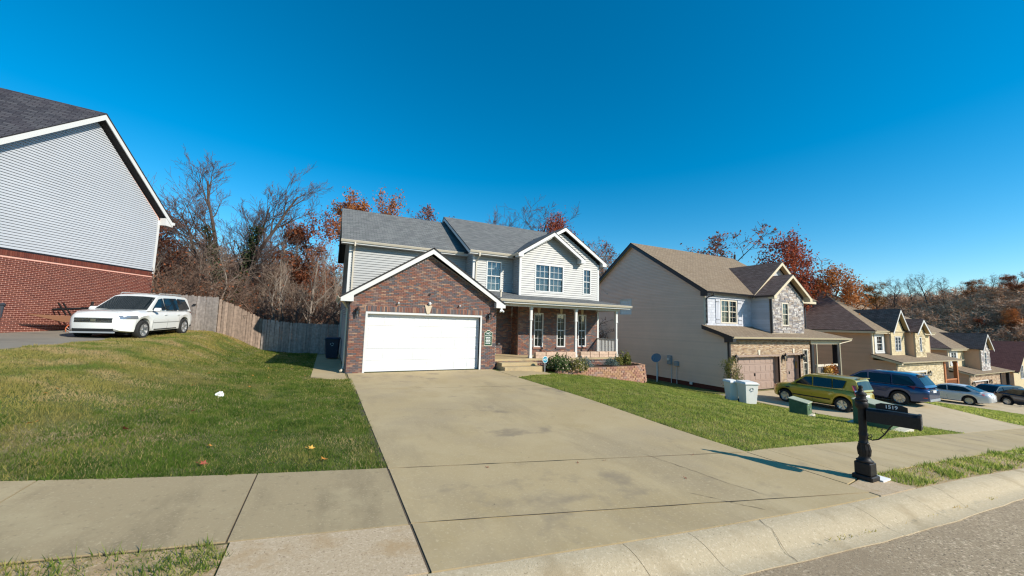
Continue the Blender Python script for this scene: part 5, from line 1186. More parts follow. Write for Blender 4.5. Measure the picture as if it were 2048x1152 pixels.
# blue car beside it
sp = suv_spec(4.89, 1.93, 1.73); sp.update(spokes=10, sw=.022, r=.37)
c = Car('parked_car', 'dark blue tall family car parked beyond the yellow-green hatchback', (28.95, 10.75, -1.655), PI/2, sp, 'paint_blue')
c.strip('sill_trim', 'car_black', -1.0, 1.05, .275, .36, .008); c.strip('window_chrome', 'chrome', -1.7, .9, 1.0, 1.012, .012); c.seams((.92, -.05, -.98)); c.handles((.12, -.82), .92); c.mirrors(.82, 1.06)
for sg in (1, -1):
    m = MB(); m.hexa([(-2.37, sg*.45, .90), (-1.95, sg*.935, .95), (-1.95, sg*.88, .95), (-2.3, sg*.45, .9), (-2.35, sg*.45, 1.06), (-1.75, sg*.915, 1.06), (-1.8, sg*.85, 1.06), (-2.25, sg*.45, 1.06)]); c.add(m, 'tail_light', 'tail_red')
c.end('number_plate', 'plate', -.2, .2, .78, .9, .02, fr=-1); c.end('bumper_trim', 'meter_grey', -.65, .65, .34, .46, .02, fr=-1); c.strip('bumper_reflector', 'tail_red', -2.4, -2.25, .5, .55, .012, n=2)
c.end('tailgate_trim', 'chrome', -.45, .45, .93, .96, .02, fr=-1)
m = MB(); m.box(-2.2, -1.95, -.55, .55, 1.63, 1.665); c.add(m, 'spoiler', 'paint_blue', bevel=.01)
# white sedan
sd = dict(L=4.8, W=1.83, r=.335, sill=.22, xf=1.42, xr=-1.35, nose=.6, taper=(.36, .30), spokes=10, sw=.02,
    belt=[(-2.4, .86), (-1.6, .96), (.8, .90), (1.4, .86), (2.0, .76), (2.4, .60)], top=[(-2.4, .90), (-2.2, 1.0), (-1.5, 1.02), (.9, .97), (1.9, .86), (2.2, .78), (2.4, .62)],
    gp=[(1.0, .95), (.15, 1.37), (-.2, 1.42), (-.75, 1.42), (-1.1, 1.38), (-1.95, 1.0)], rg=(.05, .92), tumble=.22,
    side=[[(.78, .99), (.15, 1.29), (-.16, 1.335), (-.2, .985)], [(-.26, .985), (-.22, 1.336), (-.8, 1.33), (-1.12, 1.29), (-1.5, 1.06), (-1.3, 1.0)]])
c = Car('parked_car', 'white four-door sedan parked on the drive of the twin-gabled cream house', (45.35, 12.3, G1(45.3, 12)+.02), PI/2, sd, 'paint_silver')
c.seams((.86, -.22, -1.05)); c.handles((-.05, -.95), .84); c.mirrors(.72, .94); c.end('number_plate', 'plate', -.2, .2, .62, .74, .015, fr=-1); c.strip('sill_trim', 'car_black', -1., 1.05, .225, .27, .006)
for sg in (1, -1):
    m = MB(); m.hexa([(-2.38, sg*.4, .80), (-2.1, sg*.84, .82), (-2.1, sg*.78, .82), (-2.3, sg*.4, .8), (-2.36, sg*.4, .92), (-1.98, sg*.85, .93), (-2.0, sg*.8, .93), (-2.25, sg*.4, .92)]); c.add(m, 'tail_light', 'tail_red')
# two dark ones further down
pk = suv_spec(5.3, 1.95, 1.8)
pk.update(gp=[(1.0, 1.06), (.3, 1.64), (.05, 1.71), (-1.2, 1.74), (-2.1, 1.70), (-2.35, 1.6), (-2.6, 1.03)], belt=[(-2.65, .98), (.8, 1.02), (1.35, 1.0), (2.3, .96), (2.65, .8)], top=[(-2.65, 1.0), (.9, 1.1), (2.3, 1.04), (2.65, .85)], xf=1.6, xr=-1.5)
pk['side'] = [[(.8, 1.12), (.30, 1.53), (.02, 1.6), (-.02, 1.10)], [(-.09, 1.10), (-.06, 1.61), (-1.1, 1.63), (-1.12, 1.10)], [(-1.2, 1.10), (-1.18, 1.63), (-2.0, 1.6), (-2.2, 1.14)]]
c = Car('parked_car', 'near-black large car seen side-on behind the white sedan', (57.2, 12.6, G1(57, 12.6)+.02), PI*.88, pk, 'paint_navy')
c.seams((.92, -.05, -1.1)); c.handles((.12, -.9), .92); c.mirrors(.82, 1.06); c.strip('headlight', 'headlamp', 2.3, 2.6, .78, .9, .01); c.strip('tail_light', 'tail_red', -2.62, -2.4, .85, 1.0, .01)
c = Car('parked_car', 'black sedan with its nose towards the street', (51.3, 8.9, G1(51.3, 8.9)+.02), -PI*.62, dict(sd), 'paint_navy')
c.seams((.86, -.22, -1.05)); c.strip('headlight', 'headlamp', 2.05, 2.34, .62, .74, .01); c.end('grille', 'chrome', -.4, .4, .42, .56, .012); c.mirrors(.72, .94)
# ---------------------------------------------------------------- fences
def fence_run(F, A, B, n, h, m, wide=.14, sag=.0):
    A = Vector(A); B = Vector(B); d = (B-A); L = d.length; d = d/L; ang = math.atan2(d.y, d.x); k = int(L/wide); r = random.Random(n)
    base = [None]
    for i in range(k):
        s_ = (i+.5)*L/k; p = A+d*s_; z = G1(p.x, p.y); hh = h+r.uniform(-.035, .035); w_ = L/k-r.choice((.006, .01, .016))
        mb = MB(); mb.add([(-w_/2, -.009, 0), (w_/2, -.009, 0), (w_/2, .009, 0), (-w_/2, .009, 0), (-w_/2, -.009, hh-.04), (w_/2, -.009, hh-.04), (w_/2, .009, hh-.04), (-w_/2, .009, hh-.04), (-w_/2+.035, -.009, hh), (w_/2-.035, -.009, hh), (w_/2-.035, .009, hh), (-w_/2+.035, .009, hh)],
            [(0, 1, 5, 4), (2, 3, 7, 6), (4, 5, 9, 8), (6, 7, 11, 10), (8, 9, 10, 11), (1, 2, 6, 5), (3, 0, 4, 7), (5, 6, 10, 9), (7, 4, 8, 11), (3, 2, 1, 0)])
        o = mb.build('picket', m, F); o.location = (p.x, p.y, z-.02); o.rotation_euler = (0, r.uniform(-.012, .012), ang+r.uniform(-.015, .015))
    nrm = Vector((-d.y, d.x)); mb = MB()
    for zz_ in (.35, 1.0, 1.55):
        q = 6
        for i in range(q):
            a = A+d*(L*i/q); b = A+d*(L*(i+1)/q); a3 = (a.x+nrm.x*.04, a.y+nrm.y*.04, G1(a.x, a.y)+zz_*h/1.83); b3 = (b.x+nrm.x*.04, b.y+nrm.y*.04, G1(b.x, b.y)+zz_*h/1.83); mb.beam(a3, b3, .04, .09)
    mb.build('rail', m, F)
    for i in range(int(L/2.4)+1):
        p = A+d*min(L-.05, i*2.4+.03); mb = MB(); z = G1(p.x, p.y); mb.box(p.x+nrm.x*.1-.05, p.x+nrm.x*.1+.05, p.y+nrm.y*.1-.05, p.y+nrm.y*.1+.05, z-.1, z+h-.05); mb.build('post', m, F)
f1 = thing('fence', 'weathered grey picket fence running behind the white car', 'fence', (-6.8, 25.3, 1.2)); fence_run(f1, (-8.55, 25.75), (-5.3, 24.9), 1, 1.86, 'fence_wood')
m = MB(); m.box(-6.42, -6.30, 25.08, 25.13, G1(-6.4, 25)+1.35, G1(-6.4, 25)+1.41); m.build('gate_latch', 'black_iron', f1)
f2 = thing('fence', 'brownish picket fence stepping down the bank', 'fence', (-4.4, 25.7, .6)); fence_run(f2, (-5.26, 24.9), (-3.5, 26.6), 2, 1.8, 'fence_wood_brown', .15)
f3 = thing('fence', 'shaded dark picket fence closing the gap to the grey house', 'fence', (-1.4, 26, 0)); fence_run(f3, (-3.46, 26.6), (.72, 25.5), 3, 1.83, 'fence_wood', .135)
# ---------------------------------------------------------------- wheelie bins
def bin_(name, label, loc, rz, m, w=.6, d=.72, h=1.07, decal=None, group=None):
    B = thing(name, label, 'trash bin', loc, group, rz); b = MB(); a, c_ = w/2*.80, d/2*.74
    b.hexa([(-a, -c_, .06), (a, -c_, .06), (a, c_, .06), (-a, c_, .06), (-w/2, -d/2, h-.1), (w/2, -d/2, h-.1), (w/2, d/2, h-.1), (-w/2, d/2, h-.1)]); b.build('body', m, B, local=True, bevel=.02)
    b = MB(); b.box(-w/2-.025, w/2+.025, -d/2-.03, d/2+.02, h-.13, h-.095); b.build('rim', m, B, local=True, bevel=.01)
    b = MB(); b.hexa([(-w/2-.03, -d/2-.05, h-.094), (w/2+.03, -d/2-.05, h-.094), (w/2+.03, d/2+.04, h-.094), (-w/2-.03, d/2+.04, h-.094), (-w/2+.04, -d/2+.05, h-.02), (w/2-.04, -d/2+.05, h-.02), (w/2-.02, d/2+.02, h), (-w/2+.02, d/2+.02, h)]); b.build('lid', m, B, local=True, bevel=.012)
    b = MB(); b.tube([(-w/2+.05, d/2+.02, h-.14), (-w/2+.05, d/2+.1, h-.12), (w/2-.05, d/2+.1, h-.12), (w/2-.05, d/2+.02, h-.14)], .016, 6); b.build('handle', m, B, local=True)
    for s_ in (-1, 1): b = MB(); b.lathe((s_*(w/2-.1), d/2-.08, .115), [(.02, -.03), (.115, -.028), (.115, .028), (.02, .03)], 14, axis=0); b.build('wheel', 'rubber', B, local=True)
    if decal:
        b = MB()
        for k in range(3):
            t0 = k*2*PI/3
            pts = [(.075*math.cos(t0+q), -d/2*.93-.012, h*.68+.075*math.sin(t0+q)) for q in (0, .5, 1., 1.5)]
            b.tube(pts, .014, 4)
        b.build('emblem', decal, B, local=True)
    return B
bin_('trash_bin', 'navy wheelie bin with pale recycling mark beside the garage side wall', (.32, 22.6, G1(.3, 22.6)+.02), -.1, 'bin_navy', decal='decal', w=.68, d=.75, h=1.15)
bin_('trash_bin', 'dark slate wheelie bin against the red brick wall', (-11.35, 21.2, G1(-11.3, 21.2)+.02), .35, 'bin_dark', decal='decal', h=1.14, w=.68, d=.78)
bin_('trash_bin', 'white wheelie bin on the lawn edge, the larger of two', (17.5, 11.0, G1(17.5, 11)), -.42, 'bin_white', decal='meter_grey', w=.62, d=.66, h=1.05)
bin_('trash_bin', 'narrow off-white bin tucked behind the larger white bin', (17.45, 11.72, G1(17.4, 11.7)), -.35, 'bin_white', decal=None, w=.48, d=.5, h=1.0)
# ---------------------------------------------------------------- mailbox
MX, MY = 7.55, 2.97; mz = G1(MX, MY)+.02
MBX = thing('mailbox', 'black ornate cast mailbox post with house number 1519', 'mailbox', (MX, MY, mz))
b = MB(); b.box(MX-.125, MX+.125, MY-.125, MY+.125, mz, mz+.075); b.box(MX-.10, MX+.10, MY-.10, MY+.10, mz+.075, mz+.26); b.build('base', 'black_iron', MBX, bevel=.012)
pr2 = [(.10, .26), (.105, .28), (.08, .30), (.066, .33), (.068, .36), (.076, .42), (.074, .46), (.06, .52), (.068, .54), (.056, .56), (.052, .60), (.058, .64), (.062, .67), (.048, .70), (.053, .73), (.05, .76), (.05, 1.16), (.075, 1.17), (.08, 1.19), (.062, 1.21), (.058, 1.25), (.072, 1.265), (.068, 1.285), (.04, 1.31), (.03, 1.33), (.034, 1.345), (.022, 1.36), (.03, 1.375), (.026, 1.40), (.004, 1.41)]
b = MB(); b.lathe((MX, MY, mz), pr2, 18); b.build('post', 'black_iron', MBX, smooth=True, angle=35)
b = MB(); b.lathe((MX, MY, mz), [(.06, 1.05), (.075, 1.08), (.082, 1.12), (.078, 1.16), (.06, 1.18)], 12); b.build('collar', 'black_iron', MBX, smooth=True)
for k in range(10):
    a = k*PI/5; b = MB(); b.tube([(MX+.066*math.cos(a), MY+.066*math.sin(a), mz+.35), (MX+.076*math.cos(a), MY+.076*math.sin(a), mz+.44), (MX+.058*math.cos(a), MY+.058*math.sin(a), mz+.52)], .010, 5); b.build('leaf_ornament', 'black_iron', MBX)
ma = math.radians(-78); bx_ = Vector((math.cos(ma), math.sin(ma))); by_ = Vector((-bx_.y, bx_.x))
def mp(a, s_, z): return (MX+bx_.x*a+by_.x*s_, MY+bx_.y*a+by_.y*s_, mz+z)
zb0, zt0 = .88, 1.075
def octa(a, sc=1.): 
    hw_, zc, hh = .095*sc, (zb0+zt0)/2, (zt0-zb0)/2*sc; q = .035
    return [mp(a, -hw_, zc-hh), mp(a, hw_, zc-hh), mp(a, hw_, zc+hh-q), mp(a, hw_-q, zc+hh), mp(a, -hw_+q, zc+hh), mp(a, -hw_, zc+hh-q)]
b = MB(); A_, B_ = octa(.06), octa(.60); b.add(A_+B_, [tuple(range(6))[::-1], tuple(range(6, 12))]+[(i, (i+1) % 6, 6+(i+1) % 6, 6+i) for i in range(6)]); b.build('box', 'black_iron', MBX)
b = MB(); A_, B_ = octa(.60, 1.08), octa(.63, 1.06); b.add(A_+B_, [tuple(range(6))[::-1], tuple(range(6, 12))]+[(i, (i+1) % 6, 6+(i+1) % 6, 6+i) for i in range(6)]); dr = b.build('box_door', 'black_iron', MBX)
MT = Matrix((( by_.x, 0, bx_.x, mp(.633, 0, .98)[0]), (by_.y, 0, bx_.y, mp(.633, 0, .98)[1]), (0, 1, 0, mp(.633, 0, .98)[2]), (0, 0, 0, 1)))
for k, ch in enumerate('1519'): sub(text(MBX, ch, .042, MT @ Matrix.Translation((0, .055-k*.037, 0)), 'white_paint', ext=.001), dr)
# number plate on top, along the box
b = MB()
pts = [(.16, 1.082), (.50, 1.082), (.50, 1.15), (.44, 1.175), (.22, 1.175), (.16, 1.15)]
fpl = lambda s_, z, n: mp(s_, n, z)
b.prism(fpl, pts, -.008, .008); npl = b.build('number_plate', 'black_iron', MBX)
for sd_ in (-1, 1):
    X_ = bx_ if sd_ < 0 else -bx_; Nn = by_*sd_
    c0 = mp(.33, sd_*.0095, 1.13)
    MTn = Matrix(((X_.x, 0, Nn.x, c0[0]), (X_.y, 0, Nn.y, c0[1]), (0, 1, 0, c0[2]), (0, 0, 0, 1)))
    sub(text(MBX, '1519', .07, MTn, 'white_paint', ext=.0012, bold=True), npl)
b = MB(); b.tube([mp(.05, 0, .62), mp(.10, 0, .60), mp(.17, 0, .63), mp(.24, 0, .72), mp(.30, 0, .83), mp(.34, 0, .88)], .009, 6); b.tube([mp(.05, 0, .66), mp(.09, 0, .68), mp(.10, 0, .65), mp(.07, 0, .63)], .007, 6); b.tube([mp(.24, 0, .72), mp(.2, 0, .76), mp(.22, 0, .8)], .006, 5); b.build('scroll_bracket', 'black_iron', MBX)
b = MB(); b.box(MX+.12, MX+.36, MY-.16, MY+.02, mz-.01, mz+.012); tag(b.build('paper_sheet', 'paper'), 'white sheet lying at the foot of the mailbox', 'paper')
# ---------------------------------------------------------------- green utility cabinets
def cabinet(label, loc, rz, w, d, h, m, top, padw=.08):
    z = G1(*loc); C_ = thing('utility_cabinet', label, 'utility box', (loc[0], loc[1], z), None, rz)
    b = MB(); b.box(-w/2-padw, w/2+padw, -d/2-padw, d/2+padw, -.12, .06); b.build('pad', 'pad', C_, local=True, bevel=.01)
    b = MB(); b.hexa([(-w/2, -d/2, .06), (w/2, -d/2, .06), (w/2, d/2, .06), (-w/2, d/2, .06), (-w/2, -d/2, h*.8), (w/2, -d/2, h*.8), (w/2, d/2, h), (-w/2, d/2, h)]); b.build('body', m, C_, local=True, bevel=.015)
    b = MB(); b.hexa([(-w/2-.02, -d/2-.03, h*.8), (w/2+.02, -d/2-.03, h*.8), (w/2+.02, d/2+.02, h), (-w/2-.02, d/2+.02, h), (-w/2-.02, -d/2-.03, h*.8+.035), (w/2+.02, -d/2-.03, h*.8+.035), (w/2+.02, d/2+.02, h+.035), (-w/2-.02, d/2+.02, h+.035)]); b.build('lid', top, C_, local=True, bevel=.008)
    b = MB(); b.box(-.03, .03, -d/2-.025, -d/2, h*.4, h*.5); b.build('hasp', 'meter_grey', C_, local=True)
    b = MB(); b.lathe((-w/2*.5, -d/2-.004, h*.7), [(.02, -.004), (.02, .004)], 10, axis=1); b.build('marker', 'decal', C_, local=True)
cabinet('small green cable pedestal with faded top alone on the right lawn', (15.9, 8.05), .25, .62, .55, .58, 'util_green', 'util_pale')
cabinet('large green transformer box on a concrete pad behind the mailbox', (16.3, 6.05), .1, .95, .9, .85, 'util_green', 'util_pale', .25)
# ---------------------------------------------------------------- dish, meters on tan wall
ut = thing('satellite_dish', 'grey satellite dish on a pole against the tan siding', 'satellite dish', (20.95, 19.5, G1(20.95, 19.5)))
zg = G1(20.95, 19.5)
b = MB(); b.tube([(20.95, 19.5, zg-.1), (20.95, 19.5, zg+1.45)], .04, 8); b.build('pole', 'pipe_white', ut)
b = MB(); nn = Vector((-.75, -.5, .35)).normalized(); u_ = nn.orthogonal().normalized(); v_ = nn.cross(u_); c0 = Vector((20.85, 19.45, zg+1.65))
for i in range(6):
    rr = .34*i/5
    for j in range(20): a = j*PI/10; b.v.append(tuple(c0+u_*rr*math.cos(a)*.9+v_*rr*math.sin(a)+nn*(rr*rr*.5-.03)))
b.f = [(i*20+j, i*20+(j+1) % 20, (i+1)*20+(j+1) % 20, (i+1)*20+j) for i in range(5) for j in range(20)]; b.build('reflector', 'dish', ut, smooth=True)
b = MB(); b.tube([tuple(c0-v_*.3), tuple(c0+nn*.4-v_*.1)], .015, 5); b.build('feed_arm', 'meter_grey', ut)
um = thing('electric_meter', 'grey electric meter with conduits on the tan siding', 'meter', (21.5, 18.9, zg))
b = MB(); b.box(21.42, 21.62, 18.75, 19.05, zg+1.25, zg+1.85); b.build('meter_box', 'meter_grey', um, bevel=.01)
b = MB(); b.lathe((21.4, 18.9, zg+1.6), [(.09, -.06), (.09, .02)], 12, axis=0); b.build('meter_dial', 'pipe_white', um)
for y_ in (18.8, 20.0): b = MB(); b.tube([(21.56, y_, zg-.1), (21.56, y_, zg+1.3)], .025, 6); b.build('conduit', 'pipe_white', um)
b = MB(); b.box(21.45, 21.62, 18.2, 18.5, zg+1.2, zg+1.5); b.build('junction_box', 'meter_grey', um, bevel=.01)
b = MB(); b.tube([(21.57, 18.35, zg-.1), (21.57, 18.35, zg+1.2)], .02, 6); b.build('conduit', 'pipe_white', um)
b = MB(); b.box(21.53, 21.6, 17.15, 17.33, zg+.12, zg+.28); tag(b.build('dryer_vent', 'pipe_white', bevel=.01), 'small white vent hood low on the tan siding', 'vent')
# ---------------------------------------------------------------- basketball hoop lying against the brick wall
bh = thing('basketball_hoop', 'fallen basketball hoop with orange rim lying by the red brick wall', 'basketball hoop', (-9.9, 22.5, 1.2))
def hp(s_, z, n): return fl(s_, z, n)
b = MB(); b.prism(hp, [(-5.9, 2.02), (-3.6, 1.95), (-3.0, 1.78), (-3.0, 1.70), (-4.6, 1.72)], .55, .62); b.build('backboard', 'backboard', bh)
b = MB(); b.tube([hp(-4.9, 2.22, .5), hp(-3.0, 2.36, .45), hp(-2.2, 2.42, .4)], .05, 8); b.build('pole', 'black_iron', bh)
b = MB()
for ds in (0, .18): b.tube([hp(-4.75+ds, 2.5, .5), hp(-4.45+ds, 2.0, .55)], .03, 6)
b.tube([hp(-3.4, 2.32, .45), hp(-3.35, 2.62, .45)], .05, 6); b.build('bracket', 'black_iron', bh)
cz = Vector(hp(-4.35, 1.42, .75))
b = MB(); b.tube([tuple(cz+Vector((.24*math.cos(a)*uL.x, .24*math.cos(a)*uL.y, .2*math.sin(a)))) for a in np.linspace(0, 2*PI, 22)], .014, 6); b.tube([hp(-4.2, 1.62, .7), hp(-3.95, 1.66, .65)], .05, 6); b.build('rim', 'orange_plastic', bh)
b = MB()
for a in np.linspace(0, 2*PI, 13)[:-1]:
    p0 = cz+Vector((.24*math.cos(a)*uL.x, .24*math.cos(a)*uL.y, .2*math.sin(a))); b.tube([tuple(p0), tuple(p0*.6+cz*.4+Vector((.15, -.2, -.1))), tuple(cz+Vector((.2, -.35, -.18))+Vector((random.uniform(-.1, .1), random.uniform(-.1, .1), 0)))], .007, 4)
b.build('net', 'net', bh)
# ---------------------------------------------------------------- porch planters, yard sign, beds
for g0, n_, g1 in ((9.45, 4, 11.9), (12.22, 4, 14.7)):
    w_ = (g1-g0)/n_
    for k in range(n_):
        B = thing('planter_box', 'rough wooden planter box on the porch edge, %s from the steps' % ('first', 'second', 'third', 'fourth', 'fifth', 'sixth', 'seventh', 'eighth')[k+(4 if g0 > 11 else 0)], 'planter', (g0+k*w_+w_/2, 16.62, .45), 'wooden planters along the porch')
        for z0, z1 in ((.455, .60), (.605, .755)):
            for y0, y1 in ((16.52, 16.55), (16.74, 16.77)): b = MB(); b.box(g0+k*w_+.02, g0+(k+1)*w_-.02, y0, y1, z0, z1-.004*random.random()); b.build('plank', 'planter_wood', B)
        for x in (g0+k*w_+.02, g0+(k+1)*w_-.05): b = MB(); b.box(x, x+.03, 16.552, 16.738, .455, .75); b.build('end_board', 'planter_wood', B)
        b = MB(); b.box(g0+k*w_+.06, g0+(k+1)*w_-.06, 16.56, 16.735, .47, .70); b.build('soil', 'bed_soil', B)
sn = thing('yard_sign', 'small blue octagonal security sign on a stake by the steps', 'sign', (9.35, 15.42, -.02))
b = MB(); b.box(9.335, 9.365, 15.44, 15.455, -.15, .42); b.build('stake', 'meter_grey', sn)
b = MB(); b.prism(front(15.43), [(9.35+.15*math.cos(PI/8+k*PI/4), .5+.17*math.sin(PI/8+k*PI/4)) for k in range(8)], 0, .008); b.build('border', 'white_paint', sn)
b = MB(); b.prism(front(15.43), [(9.35+.13*math.cos(PI/8+k*PI/4), .5+.15*math.sin(PI/8+k*PI/4)) for k in range(8)], .008, .012); b.build('face', 'sign_blue', sn)
text(sn, 'ADT', .11, Matrix.Translation((9.35, 15.416, .5)) @ Matrix.Rotation(PI/2, 4, 'X'), 'white_paint', bold=True)
# retaining wall of red blocks, curved at its right end
RW = thing('retaining_wall', 'low curved retaining wall of red-brown split blocks round the flower bed', 'retaining wall', (13, 15.3, -.4))
pathp = [(9.75, 15.12), (10.6, 15.05), (11.6, 15.0), (12.6, 15.0), (13.6, 15.05), (14.6, 15.15), (15.3, 15.3), (15.7, 15.6), (15.85, 16.1), (15.8, 16.9), (15.6, 17.8)]
def along(path_, s_):
    acc = 0
    for (x0, y0), (x1, y1) in zip(path_[:-1], path_[1:]):
        l_ = math.hypot(x1-x0, y1-y0)
        if acc+l_ >= s_: t = (s_-acc)/l_; return x0+(x1-x0)*t, y0+(y1-y0)*t, math.atan2(y1-y0, x1-x0)
        acc += l_
    return path_[-1][0], path_[-1][1], math.atan2(y1-y0, x1-x0)
TL = sum(math.hypot(b[0]-a[0], b[1]-a[1]) for a, b in zip(pathp[:-1], pathp[1:]))
blk = MB(); wb = .245; blk.hexa([(-wb/2+.006, -.085, 0), (wb/2-.006, -.085, 0), (wb/2-.02, .1, 0), (-wb/2+.02, .1, 0), (-wb/2+.006, -.085, .098), (wb/2-.006, -.085, .098), (wb/2-.02, .1, .098), (-wb/2+.02, .1, .098)])
blk.v = [(x, y-(.03 if abs(x) < .2 and y < 0 else 0), z) for x, y, z in blk.v]; b0 = None; top_z = .12; rb = random.Random(11)
for row in range(9):
    z = top_z-(row+1)*.10; s_ = (wb/2 if row % 2 else 0)
    while s_ < TL:
        x, y, a = along(pathp, s_); zgd = min(G1(x, y-.1), G1(x+.1, y))
        lim = -.9+row*.0
        if z+.1 > zgd-.05 and (row > 0 or s_ > .9) and (row > 1 or s_ > .3 or True):
            if b0 is None: o = b0 = blk.build('block', 'block_red', RW, bevel=.008)
            else: o = b0.copy(); COL.objects.link(o)
            back = row*.012; o.location = (x+math.sin(a)*back, y-math.cos(a)*back, z+rb.uniform(-.002, .002)); o.rotation_euler = (0, 0, a+rb.uniform(-.04, .04))
        s_ += wb
cap = MB()
bed = MB(); bp_ = [along(pathp, s_)[:2] for s_ in np.linspace(0, TL, 24)]
bed.add([(x, y, .06) for x, y in bp_]+[(x, 16.5 if x < 15.06 else y, .05) for x, y in bp_], [(i, i+1, 25+i, 24+i) for i in range(23)]); bd_ = struct(bed.build('flower_bed', 'bed_soil'))
# ---------------------------------------------------------------- trees
def ray_xy(px, D):
    d = cr*((px-1024)/750)+cf+cu*.0; v = Vector((d.x, d.y)).normalized(); return v.x*D, v.y*D
def top_z(px, py, D):
    d = cr*((px-1024)/750)+cu*(-(py-576)/750)+cf; return CAM_H+d.z/math.hypot(d.x, d.y)*D
def grow(seed, H, r0, levels=4, spread=.75, nkids=(7, 6, 5, 4), lens=(.42, .5, .5, .45), clear=.3, up=.12, wob=.10, fork=None, trunk_len=.85):
    """branch polylines: list of (level, pts, radii)"""
    R_ = random.Random(seed); out = []
    def br(p, d, L, r, lv):
        n = 7 if lv == 0 else (5 if lv == 1 else 3); pts = [p.copy()]; rad = [r]; q = p.copy(); dd = d.copy()
        for i in range(n):
            dd = (dd+Vector((R_.gauss(0, wob), R_.gauss(0, wob), R_.gauss(0, wob)+up*(1 if lv else .3)))).normalized()
            q = q+dd*(L/n); pts.append(q.copy()); rad.append(max(.003*H/15, r*(1-(i+1)/n*(.72 if lv == 0 else .85))))
        out.append((lv, pts, rad))
        if lv >= levels: return
        k = nkids[min(lv, len(nkids)-1)]; k = max(2, int(k*R_.uniform(.75, 1.25)))
        for j in range(k):
            t = (clear if lv == 0 else .18)+(1-(clear if lv == 0 else .18))*(j+R_.random()*.8)/k; t = min(t, .98); i = min(int(t*n), n-1); f = t*n-i
            pp = pts[i].lerp(pts[i+1], f); rr = rad[i]*(1-f)+rad[i+1]*f; ax = (pts[i+1]-pts[i]).normalized()
            o = ax.orthogonal().normalized(); o.rotate(Matrix.Rotation(R_.uniform(0, 2*PI), 3, ax)); an = spread*R_.uniform(.65, 1.25)
            nd = (ax*math.cos(an)+o*math.sin(an)).normalized(); sc = (1.05-.45*t) if lv == 0 else 1.
            br(pp, nd, L*lens[min(lv, len(lens)-1)]*R_.uniform(.7, 1.2)*sc, rr*.62, lv+1)
    if fork:
        for dx, dy, ll, rr in fork: br(Vector((0, 0, 0)), Vector((dx, dy, 1)).normalized(), H*ll, r0*rr, 0)
    else: br(Vector((0, 0, 0)), Vector((R_.uniform(-.05, .05), R_.uniform(-.05, .05), 1)), H*trunk_len, r0, 0)
    return out
def arr_mesh(name, v, f, m):
    me = bpy.data.meshes.new(name); n = len(f); k = f.shape[1]
    me.vertices.add(len(v)); me.vertices.foreach_set('co', np.asarray(v, float).ravel()); me.loops.add(n*k); me.loops.foreach_set('vertex_index', f.astype(np.int32).ravel())
    me.polygons.add(n); me.polygons.foreach_set('loop_start', np.arange(0, n*k, k, dtype=np.int32)); me.update(); me.materials.append(MATS[m]); return me
def twig_arrays(brs, lv0, wmin):
    """thin three-sided twigs"""
    V = []; F_ = []
    for lv, pts, rad in brs:
        if lv < lv0: continue
        o = len(V); k = len(pts); a = (pts[-1]-pts[0]).orthogonal().normalized(); b = (pts[-1]-pts[0]).normalized().cross(a)
        for p, r in zip(pts, rad):
            r = max(r, wmin)
            for t in (0, 2.094, 4.189): V.append(tuple(p+(a*math.cos(t)+b*math.sin(t))*r))
        for i in range(k-1):
            for j in range(3): F_.append((o+i*3+j, o+i*3+(j+1) % 3, o+i*3+3+(j+1) % 3, o+i*3+3+j))
    return np.array(V), np.array(F_)
def leaf_arrays(brs, lv0, n, size, seed, spread=.25, zlo=0.):
    R_ = np.random.default_rng(seed); tips = []
    for lv, pts, rad in brs:
        if lv >= lv0:
            for p in pts[1:]: tips.append(tuple(p))
    tips = np.array(tips); c = tips[R_.integers(0, len(tips), n)]+R_.normal(0, spread, (n, 3)); c = c[c[:, 2] > zlo]; n = len(c)
    a = R_.normal(0, 1, (n, 3)); a /= np.linalg.norm(a, axis=1)[:, None]; b = np.cross(a, R_.normal(0, 1, (n, 3))); b /= np.linalg.norm(b, axis=1)[:, None]
    s_ = size*R_.uniform(.6, 1.4, n)[:, None]
    v = np.stack([c-a*s_, c+b*s_*.55, c+a*s_, c-b*s_*.55], 1).reshape(-1, 3); return v, np.arange(4*n).reshape(n, 4)
PROTO = {}
def proto(key, brs, lv_tr, wmin, bark, twigm, leaf=None):
    t = MB()
    for lv, pts, rad in brs:
        if lv < lv_tr: t.tube(pts, rad, (8, 6, 5, 4)[min(lv, 3)], cap=False)
    me = bpy.data.meshes.new('trunk'); me.from_pydata(t.v, [], t.f); me.materials.append(MATS[bark]); me.shade_smooth()
    V, F_ = twig_arrays(brs, lv_tr, wmin); tw = arr_mesh('twigs', V, F_, twigm)
    lf = None
    if leaf: v, f = leaf_arrays(brs, *leaf[:4], leaf[4]); lf = arr_mesh('foliage', v, f, leaf[5])
    PROTO[key] = (me, tw, lf, max(p[2] for _, pts, _ in brs for p in pts))
def plant_tree(key, x, y, ztop, label, rz, group=None, leafm_=None, wide=1., name='tree', zb=None, bark=None, cat='tree'):
    me, tw, lf, h0 = PROTO[key]; z = G1(x, y)-.1 if zb is None else zb; s_ = (ztop-z)/h0
    T = thing(name, label, cat, (x, y, z), group, rz); T.scale = (s_*wide, s_*wide, s_)
    for n_, m_ in (('trunk', me), ('crown', tw), ('foliage', lf)):
        if m_ is None: continue
        o = link(n_, m_, T, True)
        if n_ == 'foliage' and leafm_: o.material_slots[0].link = 'OBJECT'; o.material_slots[0].material = MATS[leafm_]
        if n_ == 'trunk' and bark: o.material_slots[0].link = 'OBJECT'; o.material_slots[0].material = MATS[bark]
    return T
proto('twin', grow(21, 16, .23, 4, .6, (11, 7, 6, 5), (.34, .52, .52, .5), .34, .09, .075, fork=[(-.36, .05, .92, 1.), (.34, .0, .82, .95), (-.08, .2, .72, .7), (-.2, -.15, .62, .6), (.48, .1, .5, .5)]), 3, .009, 'bark', 'twig', None)
